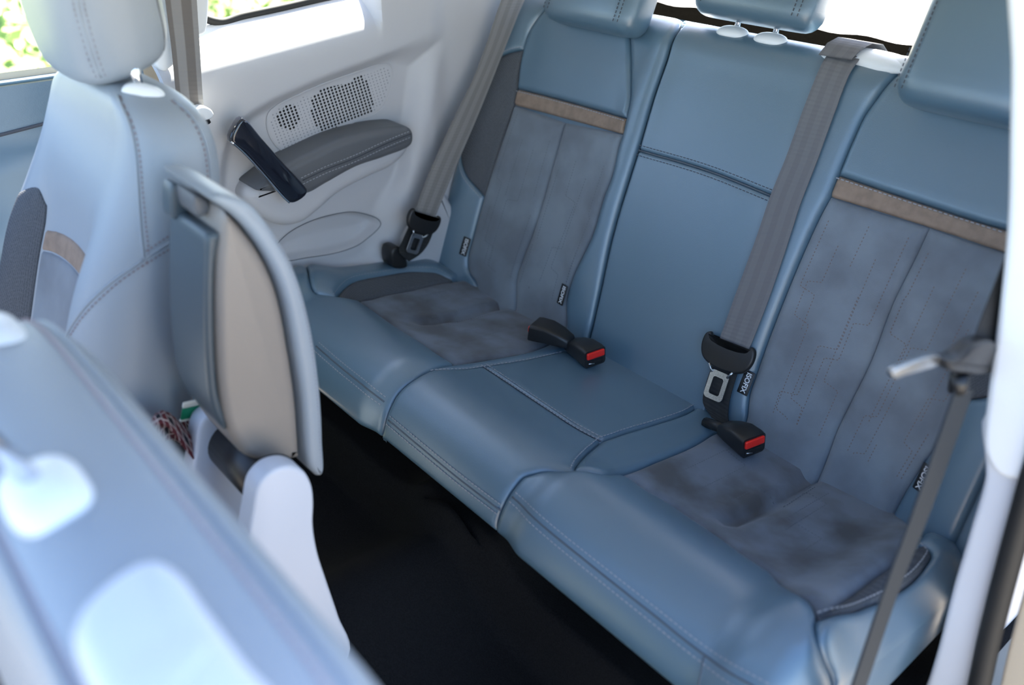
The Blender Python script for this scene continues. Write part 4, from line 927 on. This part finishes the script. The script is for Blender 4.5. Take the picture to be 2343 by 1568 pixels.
# ================================================================== NEAR FRONT SEAT (tipped forward)
ns = empty('front_seat_unit', (0.38, -1.15, 0.0), 'blurred near front seat tipped forward with white headrest guide and lever', 'seat')
def near_sec(x):
    # cross-section of the shoulder in (y,z): front, crown, rear edge, back
    return [(-1.190, .72), (-1.184, .80), (-1.166, .857), (-1.130, .874), (-1.085, .873), (-1.047, .860), (-1.019, .818), (-1.008, .72), (-.985, .52), (-.95, .36), (-1.10, .34), (-1.15, .50)]
NK = lambda x: math.sqrt(max(1 - abs((x - 0.43)/0.36)**9, 0.002))
xs = np.r_[np.linspace(0.071, 0.12, 12), np.linspace(0.13, 0.73, 30), np.linspace(0.74, 0.789, 12)]; secs = []
for x in xs:
    k = NK(x)
    s_ = np.array(near_sec(x)); c_ = np.array([-1.105, 0.62]); s_ = c_ + (s_ - c_)*np.array([0.25 + 0.75*k, 0.6 + 0.4*k])
    secs.append([np.array([x, a, b]) for a, b in crom(s_, 6, True)])
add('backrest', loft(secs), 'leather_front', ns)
def near_top(x, k_, up=0.0):
    k = NK(x); s_ = np.array(near_sec(x)); c_ = np.array([-1.105, 0.62]); s_ = c_ + (s_ - c_)*np.array([0.25 + 0.75*k, 0.6 + 0.4*k])
    d = crom(s_, 6, True); p = d[int(k_*6)]; return np.array([x, p[0], p[1] + up])
for k_, m in ((5.0, 'leather_front'), (2.0, 'leather_front')):
    add('piping', tube([near_top(x, k_, 0.001) for x in np.linspace(0.085, 0.77, 60)], 0.003, 8), m, ns)
V, Fc = [], []
for x in np.arange(0.09, 0.77, 0.008):
    for k_ in (4.67, 2.33):
        o = near_top(x, k_, 0.0006); k = len(V)
        for bx_, by_, bz_ in BOX: V.append(o + np.array([0.0028*bx_, 0.0011*by_, 0.001*bz_]))
        Fc += [tuple(k + i2 for i2 in f) for f in BF]
add('stitching', mesh(V, Fc), mat('thread_pink', (0.42, 0.33, 0.35), 0.8), ns, kind='stuff', smooth=False)
add('seat_base', box(0.16, 0.62, -1.75, -1.22, 0.13, 0.40, 0.05, 5), 'leather_front', ns)
gp = [onZ((105, 1128), 0.874), onZ((-20, 770), 0.868)]
for g in gp:
    dome('headrest_guide', g - np.array([0, 0, 0.006]), np.array([1., 0, 0]), np.array([0, 1., 0]), np.array([0, 0, 1.]), 0.040, 0.027, 0.022, 'plastic_white', ns, 'white plastic headrest guide', 3)
nh = empty('front_headrest', tuple(gp[0]), 'chrome-posted headrest of the near front seat, mostly out of frame', 'headrest')
pdn = unit([-0.22, -0.40, 0.88])
for g in gp: add('post', tube([g + np.array([0, 0, 0.0]), g + pdn*0.16], 0.0075, 14), 'chrome', nh, 'chrome headrest post')
pc2 = (gp[0] + gp[1])/2 + pdn*0.22; ex2 = np.array([1., 0, 0]); ey2 = np.cross(pdn, ex2); secs = []
for k in range(9):
    t = k/8; z = (t - .5)*0.16; sc = math.sqrt(max(1 - abs(2*t-1)**4, 0.02))
    secs.append([pc2 + pdn*z + ex2*np.sign(_c(a))*abs(_c(a))**.6*0.13*sc + ey2*np.sign(_s(a))*abs(_s(a))**.7*0.05*sc for a in np.linspace(0, 2*math.pi, 33)[:-1]])
add('pad', loft(secs), 'leather_front', nh)
# tilt lever set into the shoulder
lv = [onZ(p, 0.886)[:2] for p in [(160, 1440), (185, 1380), (260, 1310), (345, 1272), (400, 1290), (470, 1380), (560, 1500), (650, 1620), (560, 1760), (380, 1760), (250, 1640), (185, 1520)]]
add('tilt_lever', rex(crom(lv, 5, True), (0, 0, 0.855), ex_, ey_, ez_, 0.033, 0.012, 5), 'plastic_pale', ns, 'white plastic seat tilt lever')
hl = [onZ(p, 0.889)[:2] for p in [(290, 1545), (380, 1470), (450, 1455), (480, 1480), (440, 1530), (380, 1600), (330, 1640)]]
add('lever_recess', rex(crom(hl, 5, True), (0, 0, 0.8865), ex_, ey_, ez_, 0.0035, 0.0015, 3), 'bracket', ns)

# ================================================================== NEAR SIDE: pillar, seals, body, belt
YP = -0.20
XZ = lambda pts: np.array([[onY(p, YP)[0], onY(p, YP)[2]] for p in pts])
up_t = [(2292, -200), (2296, 0), (2304, 138), (2302, 310), (2298, 500), (2283, 672), (2252, 913), (2243, 1010), (2249, 1046), (2270, 1082), (2300, 1101), (2345, 1106), (2420, 1090), (2440, 500), (2440, -200)]
add('trim_2', rex(resample(crom(XZ(up_t), 5, True), 0.012, True), (0, YP, 0), ex_, ez_, ey_, 0.09, 0.012, 5), 'plastic_white', None, kind='structure', label='bright white near centre pillar trim at the frame edge')
lo_t = [(2238, 960), (2239, 1099), (2208, 1214), (2188, 1283), (2172, 1336), (2151, 1418), (2131, 1499), (2110, 1568), (2070, 1700), (2160, 1740), (2212, 1568), (2233, 1459), (2274, 1295), (2323, 1112), (2345, 980)]
add('trim_3', rex(resample(crom(XZ(lo_t), 5, True), 0.012, True), (0, YP + 0.012, 0), ex_, ez_, ey_, 0.09, 0.010, 5), 'plastic_pale', None, kind='structure', label='pale grey lower trim of the near pillar')
se = [onY(p, YP + 0.0) for p in crom([(2480, 600), (2400, 960), (2352, 1130), (2300, 1320), (2262, 1470), (2238, 1580), (2190, 1760)], 8)]
add('trim_4', tube(se, 0.014, 12), 'rubber', None, kind='structure', label='dark rubber door seal beside the near pillar')
bdy = [(2500, 700), (2430, 1000), (2388, 1150), (2340, 1330), (2300, 1480), (2275, 1590), (2240, 1760), (2700, 1800), (2800, 700)]
add('wall_right', rex(resample(crom(XZ(bdy), 4, True), 0.02, True), (0, YP + 0.01, 0), ex_, ez_, ey_, 0.06, 0.006, 3), 'paint', None, kind='structure', label='cream painted body edge outside the near door opening')
nb = empty('front_seat_belt', (0.70, -0.30, 0.30), 'dark front belt hanging down beside the near white pillar', 'seat belt')
XN = lambda p: onX(p, 0.660 + 0.075*min(max((p[1]-600)/970, 0), 1))
L, Rr = belt_edge([(2318, 540), (2280, 640), (2230, 770), (2212, 830)], [(2362, 540), (2330, 640), (2285, 770), (2262, 830)], XN)
add('webbing', ribbon(L, Rr + np.array([0.012, 0, 0])), 'belt_dark', nb)
L, Rr = belt_edge([(2186, 890), (2130, 1050), (2085, 1180), (2030, 1330), (1950, 1568), (1900, 1720)], [(2222, 890), (2166, 1050), (2118, 1180), (2058, 1330), (1976, 1568), (1926, 1720)], XN)
add('lower_webbing', ribbon(L, Rr + np.array([0.002, 0, 0]), 0.003), mat('belt_mid', (0.030, 0.034, 0.038), 0.7, spec=0.25), nb)
c = XN((2195, 835)); tg = [(2140, 815), (2170, 808), (2205, 775), (2245, 770), (2262, 810), (2258, 840), (2230, 852), (2200, 850), (2150, 838)]
tgp = crom(np.array([XN(p)[1:] for p in tg]), 4, True)
add('tongue_grip', rex(tgp, (c[0] - 0.01, 0, 0), ey_, ez_, ex_, 0.022, 0.006), 'plastic_black', nb, 'black plastic belt tongue grip')
add('metal_tongue', rex(crom(np.array([XN(p)[1:] for p in [(2040, 852), (2060, 838), (2140, 810), (2148, 828), (2070, 858), (2046, 866)]]), 3, True), (c[0] - 0.004, 0, 0), ey_, ez_, ex_, 0.007, 0.001), 'steel', nb, 'bright steel tongue')
add('belt_stop', tube([XN((2196, 858)), XN((2192, 895))], 0.011, 12), 'plastic_black', nb)

# ================================================================== CABIN SHELL
def grid_sheet(fn, u, v):
    V = [fn(a, b) for b in v for a in u]; n = len(u); return mesh(V, [(j*n+i, j*n+i+1, (j+1)*n+i+1, (j+1)*n+i) for j in range(len(v)-1) for i in range(n-1)])
def floor_z(x, y):
    z = 0.03 + 0.13*math.exp(-((x + 0.02)/0.13)**2)*(1 if y < -0.2 else 1)
    z = min(z, 0.10) if y > -0.46 else z
    z += 0.10*float(smooth01(np.array((y + 0.495)/0.05))) + 0.012*math.sin(7*x + 3*y)*math.sin(9*y)
    return z
ys = np.r_[np.linspace(-1.9, -0.6, 50), np.linspace(-0.59, -0.40, 30), np.linspace(-0.38, 0.9, 10)]
fl_o = add('floor', grid_sheet(lambda x, y: (x, y, floor_z(x, y)), np.linspace(-0.76, 0.76, 90), ys), 'carpet', None, kind='structure', label='black carpeted cabin floor with centre tunnel')
# roof
def roof(a, y):
    x = -0.63 + a*(1.19 + 0.13*float(smooth01(np.array((y + 0.42)/0.22)))); return (x, y, 1.345 - 0.09*(x/0.62)**2 - 0.03*((y + 0.6)/1.0)**2)
add('ceiling', grid_sheet(roof, np.linspace(0, 1, 24), np.linspace(-1.28, 0.50, 40)), 'headliner', None, kind='structure', label='pale headliner under the roof')
cp = grid_sheet(lambda y, z: (0.735 - 0.22*max(z - 0.95, 0), y, z), np.linspace(0.10, 1.05, 12), np.linspace(0.94, 1.27, 8))
add('trim_5', cp, 'plastic', None, kind='structure', label='near rear pillar lining above the side panel')
# rear: felt shelf, tailgate opening
def felt(x, y):
    return (x, y, 0.900 + 0.003*math.sin(40*x)*math.sin(33*y))
add('parcel_shelf', grid_sheet(felt, np.linspace(-0.68, 0.68, 60), np.linspace(0.335, 0.72, 20)), 'felt', None, label='black felt parcel shelf behind the rear headrests', cat='shelf')
ls = rex(np.array([(-0.68, 0.725), (0.68, 0.725), (0.68, 1.38), (-0.68, 1.38)]), (0, 0, 0.868), ex_, ey_, ez_, 0.03, 0.008)
add('load_cover', ls, mat('cover_white', (0.72, 0.70, 0.66), 0.6), None, label='pale sunlit load cover behind the felt shelf', cat='cover')
wr = add('wall_rear', grid_sheet(lambda x, z: (x, 1.40 + 0.02*math.sin(3*x), z), np.linspace(-0.70, 0.70, 12), np.linspace(0.2, 0.90, 8)), 'plastic', None, kind='structure', label='tailgate lining at the back')
# far front door: padded lining with moulded lower panel
dr = empty('door_1', (-0.72, -1.2, 0.3), 'far front door lining beyond the far seat', 'door'); dr['kind'] = 'structure'; del dr['category']
def door_x(y, z):
    d = -0.735 + 0.03*float(smooth01(np.array((0.80 - z)/0.05))) + 0.05*math.exp(-((z - 0.62)/0.06)**2)
    return d - 0.10*max(z - 0.90, 0)*5*(1 if z > 0.90 else 0)
add('lining', grid_sheet(lambda y, z: (door_x(y, z), y, z), np.linspace(-1.95, -0.625, 60), np.linspace(0.12, 0.885, 50)), 'leather', dr)
add('upper_seam', tube([(door_x(y, 0.81) + 0.002, y, 0.81 + 0.10*(y + 0.85)) for y in np.linspace(-1.9, -0.63, 30)], 0.003, 6), 'thread_dark', dr)
sill = rex(np.array([(-1.95, 0.872), (-0.63, 0.882), (-0.63, 0.890), (-1.95, 0.880)]), (-0.79, 0, 0), ey_, ez_, ex_, 0.03, 0.006)
add('window_ledge', sill, 'leather', dr)
# rear-left body below the shelf, near rear quarter
add('wall_left', grid_sheet(lambda y, z: (-0.775, y, z), np.linspace(-1.95, 1.05, 30), np.linspace(0.05, 0.90, 10)), 'paint', None, kind='structure', label='body side behind the far lining')
nq = add('wall_near', grid_sheet(lambda y, z: (0.735 + 0.01*math.sin(9*y), y, z), np.linspace(-0.10, 1.05, 30), np.linspace(0.10, 0.95, 20)), 'plastic', None, kind='structure', label='near rear side panel beside the bench')
# ================================================================== OUTDOORS
gm = bpy.data.materials.new('ground'); gm.use_nodes = True; t = gm.node_tree; p = t.nodes['Principled BSDF']; p.inputs['Roughness'].default_value = 0.95
tc = t.nodes.new('ShaderNodeTexCoord'); n1 = t.nodes.new('ShaderNodeTexNoise'); n1.inputs['Scale'].default_value = 5; n1.inputs['Detail'].default_value = 8
r = t.nodes.new('ShaderNodeValToRGB'); r.color_ramp.elements[0].color = (0.10, 0.16, 0.04, 1); r.color_ramp.elements[1].color = (0.42, 0.42, 0.22, 1); r.color_ramp.elements[0].position = .35; r.color_ramp.elements[1].position = .7
t.links.new(tc.outputs['Object'], n1.inputs[0]); t.links.new(n1.outputs['Fac'], r.inputs[0]); t.links.new(r.outputs[0], p.inputs['Base Color'])
MT['ground'] = gm
add('lawn', grid_sheet(lambda x, y: (x, y, -0.30), np.linspace(-60, -1.5, 8), np.linspace(-60, 60, 8)), 'ground', None, kind='structure', label='sunlit grass outside the far windows')
MT['paving'] = mat('paving', (0.36, 0.32, 0.27), 0.9, var=0.2, vscale=4)
add('driveway', grid_sheet(lambda x, y: (x, y, -0.30), np.linspace(-1.5, 60, 8), np.linspace(-60, 60, 8)), 'paving', None, kind='structure', label='pale paving around the car')
# foliage seen through the quarter window: leaf blades, uncountable
V, Fc = [], []
for k in range(9000):
    x = -rng.uniform(2.2, 7.5); y = rng.uniform(-2.5, 9.0); h0 = rng.uniform(0.1, 0.9)*(0.35 + 0.16*(-x - 2)); o = np.array([x, y, -0.30 + h0])
    d = unit(rng.normal(size=3) + np.array([0, 0, 0.6])); b = unit(np.cross(d, rng.normal(size=3))); l, w_ = rng.uniform(0.06, 0.16), rng.uniform(0.012, 0.035); i = len(V)
    V += [o, o + d*l*0.5 + b*w_, o + d*l, o + d*l*0.5 - b*w_]; Fc.append((i, i+1, i+2, i+3))
lm = mat('leaf', (0.22, 0.34, 0.06), 0.4, col2=(0.09, 0.17, 0.03), vscale=3)
add('hedge_leaves', mesh(V, Fc), lm, None, kind='stuff', label='sunlit green hedge leaves outside the quarter window', cat='foliage', smooth=False)

nd = empty('door_2', (0.80, -1.62, 0.2), 'near front door standing open', 'door'); nd['kind'] = 'structure'; del nd['category']
dd = unit([0.88, -0.48, 0]); dn_ = np.array([-dd[1], dd[0], 0])
add('door_skin', rex(np.array([(0, 0.02), (1.05, 0.02), (1.08, 0.5), (1.05, 0.93), (0, 0.93)]), (0.80, -1.64, 0), dd, ez_, -dn_, 0.10, 0.02, 3), 'paint', nd)
add('dashboard', rex(crom([(-2.35, 0.35), (-1.95, 0.40), (-1.78, 0.62), (-1.76, 0.80), (-1.85, 0.90), (-2.10, 0.94), (-2.45, 0.93)], 5, True), (-0.72, 0, 0), ey_, ez_, ex_, 1.44, 0.03), 'leather_dark', None, label='dark dashboard at the front of the cabin', cat='dashboard')
